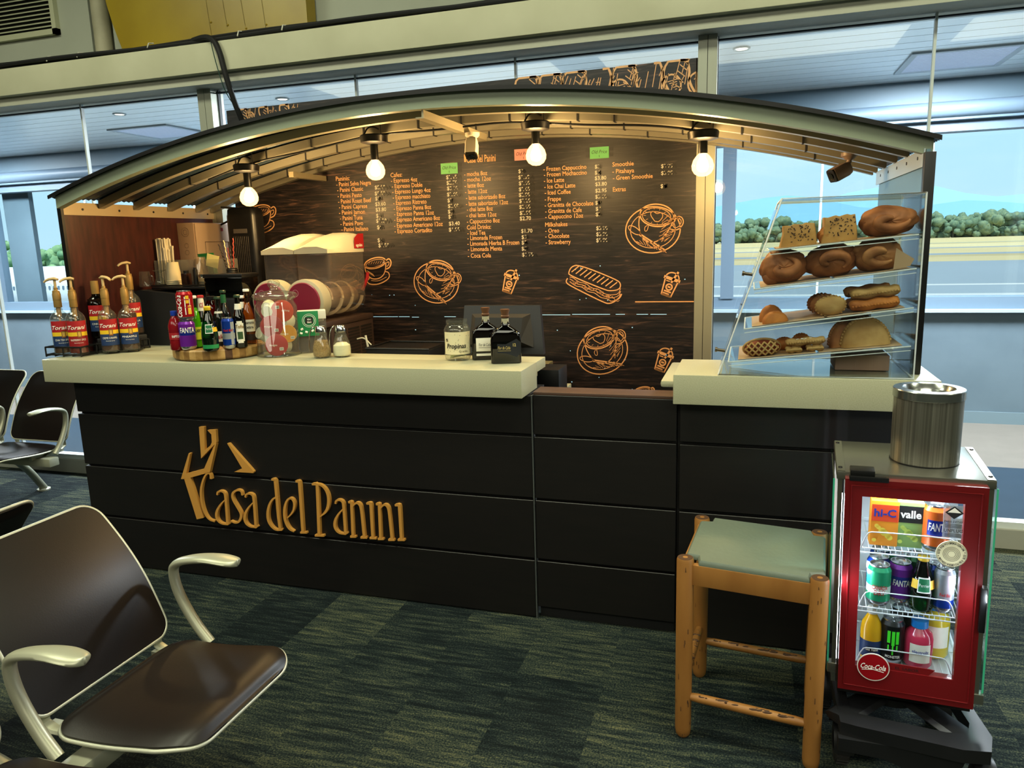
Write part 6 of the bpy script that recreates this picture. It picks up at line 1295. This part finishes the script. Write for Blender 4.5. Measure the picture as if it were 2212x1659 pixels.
# ---------------------------------------------------------------- beam seating
VIN=pm('seat_vinyl_black','#190c07',.40,noise=(1.5,'#0c0a09',.3,.7),bump=(220,.03),spec=.35); CST=pm('cast_aluminium','#b3b39c',.38,.45); CSTW=pm('cast_light','#c3c3b0',.4,.4)
def shell(prof,w,th,front,rear,m,rimm,par,nm,K,y0=0):
    """upholstered shell: profile (x,z) swept across y with rounded corners, and its metal rim"""
    n=len(prof); nw=16; P=[Vector((a,0,b)) for a,b in prof]; L_=[0]
    for i in range(1,n): L_.append(L_[-1]+(P[i]-P[i-1]).length)
    T_=L_[-1]
    def half(s):
        d0,d1=s,T_-s; h=w
        if d0<rear: h=w-rear+math.sqrt(max(0,rear**2-(rear-d0)**2))
        if d1<front: h=min(h,w-front+math.sqrt(max(0,front**2-(front-d1)**2)))
        return h
    def nrm(i): d=(P[min(i+1,n-1)]-P[max(i-1,0)]).normalized(); return Vector((-d.z,0,d.x))
    top=[];bot=[]
    for i in range(n):
        h=half(L_[i]); N_=nrm(i)
        for j in range(nw+1):
            u=-1+2*j/nw; e=1-abs(u)**6; s=min(1,min(L_[i],T_-L_[i])/.03); k=th*(.35+.65*e*max(.25,s)); dish=-.012*(1-u*u)*math.sin(PI*L_[i]/T_)
            q=P[i]+Vector((0,y0+u*h,0))+N_*(k+dish); top.append(tuple(q)); q=P[i]+Vector((0,y0+u*h,0))-N_*.004+N_*dish; bot.append(tuple(q))
    v=top+bot; k=nw+1; f=[]; o=len(top)
    for i in range(n-1):
        for j in range(nw): a=i*k+j; f.append((a,a+k,a+k+1,a+1)); f.append((o+a,o+a+1,o+a+k+1,o+a+k))
    for j in range(nw): f.append((j,j+1,o+j+1,o+j)); a=(n-1)*k+j; f.append((a,o+a,o+a+1,a+1))
    for i in range(n-1): a=i*k; f.append((a,o+a,o+a+k,a+k)); a=i*k+nw; f.append((a,a+k,o+a+k,o+a))
    g=G(m); g.add(v,f); ob=g.obj(nm,par,K,smooth=60)
    r=[]
    for i in range(n): r.append(P[i]+Vector((0,y0+half(L_[i])+.003,0)))
    for j in range(1,8): r.append(P[-1]+Vector((0,y0+half(T_)*(1-2*j/8),0)))
    for i in range(n-1,-1,-1): r.append(P[i]+Vector((0,y0-half(L_[i])-.003,0)))
    for j in range(1,8): r.append(P[0]+Vector((0,y0-half(0)*(1-2*j/8),0)))
    q=G(rimm); q.tube(r,.0055,n=8,closed=True); q.obj('metal_rim',ob,None,smooth=60)
    return ob
def dens(pts,n=3): return [tuple(p) for p in chaikin(pts,n)]
def bench(label,K0,n,sp=.535,back=False,ends=(True,True),mirror=False):
    """n seats along -y from y=0, looking toward +x"""
    t=thing('beam_seating',label,'seating',T=K0)
    sides=(1,-1) if back else (1,)
    for sg in sides:
        M=TR() if sg==1 else TR(-.75,0,0,PI)@TR(0,sp*(n-1),0)
        for k in range(n):
            y=-k*sp
            shell(dens([(.025,.405),(.10,.398),(.22,.402),(.34,.418),(.41,.425),(.452,.405)]),.238,.028,.10,.07,VIN,CSTW,t,'seat',M,y)
            shell(dens([(-.015,.425),(-.05,.52),(-.10,.63),(-.17,.73),(-.265,.835)]),.238,.022,.06,.05,VIN,CSTW,t,'backrest',M,y)
            g=G(CST)
            for yy in (y-.2,y+.2): g.tube([(-.03,yy,.44),(-.03,yy,.40),(.0,yy,.385),(.08,yy,.385),(.12,yy,.36)],.012,n=8,flat=(1.4,.8))
            g.box(-.03,.20,y-.19,y-.17,.36,.392); g.box(-.03,.20,y+.17,y+.19,.36,.392); g.obj('seat_bracket',t,M)
        for k in range(n+1):
            y=sp/2-k*sp; g=G(CST)
            up=chaikin([(.10,y,.38),(.05,y,.44),(.0,y,.53),(-.015,y,.60),(-.005,y,.638),(.06,y,.660),(.15,y,.672),(.235,y,.664)],3); m_=len(up)
            rad=[.024 if i<m_*.55 else .024+.012*math.sin(PI*(i-m_*.55)/(m_*.5)) for i in range(m_)]
            fl_=[]
            # flat blade: narrow upright, broad rest
            rings=[]
            for i,p in enumerate(up):
                a=Vector(up[max(i-1,0)]);b=Vector(up[min(i+1,m_-1)]); d=(b-a).normalized(); N_=Vector((-d.z,0,d.x)); u=i/(m_-1)
                hw=(.018+.017*max(0,(u-.5)/.35) if u<.85 else .035*math.sqrt(max(.02,1-((u-.85)/.15)**2))); ht=.016-.005*u
                c_=Vector(p); rings.append([tuple(c_+Vector((0,hw*math.cos(q),0))+N_*ht*math.sin(q)) for q in [2*PI*j/14 for j in range(14)]])
            g.loft(rings); g.obj('armrest',t,M,smooth=60)
    y0=.30; y1=-(n-1)*sp-.30
    for xb in ((.14,) if not back else (.14,-.89)): g=G(CST); g.box(xb-.035,xb+.035,y1,y0,.315,.368,b=.008); g.obj('beam',t)
    for yl in (( -.267 if n>1 else 0),) if n<3 else (-.267,-(n-2)*sp-.267):
        g=G(CST)
        for sgn in (1,-1):
            xm=.14 if not back else -.375; reach=.36 if not back else .62
            pts=chaikin([(xm+sgn*.0,yl,.325),(xm+sgn*reach*.35,yl,.315),(xm+sgn*reach*.7,yl,.20),(xm+sgn*reach,yl,.018)],3); g.tube(pts,.026,n=12,flat=(1.3,.8)); g.lathe([(0,.0),(.042,.0),(.042,.010),(.02,.02),(0,.021)],cx=xm+sgn*reach,cy=yl,n=24)
        g.obj('leg',t,smooth=60)
    return t
bench('near black airport seat pair with curved aluminium arms, bottom left corner',TR(1.632,-1.385,0),2,.56,back=True)
bench('black airport seats by the window wall behind the left end of the counter',TR(-1.06,.66,0,-PI/2)@TR(0,0,0),2)
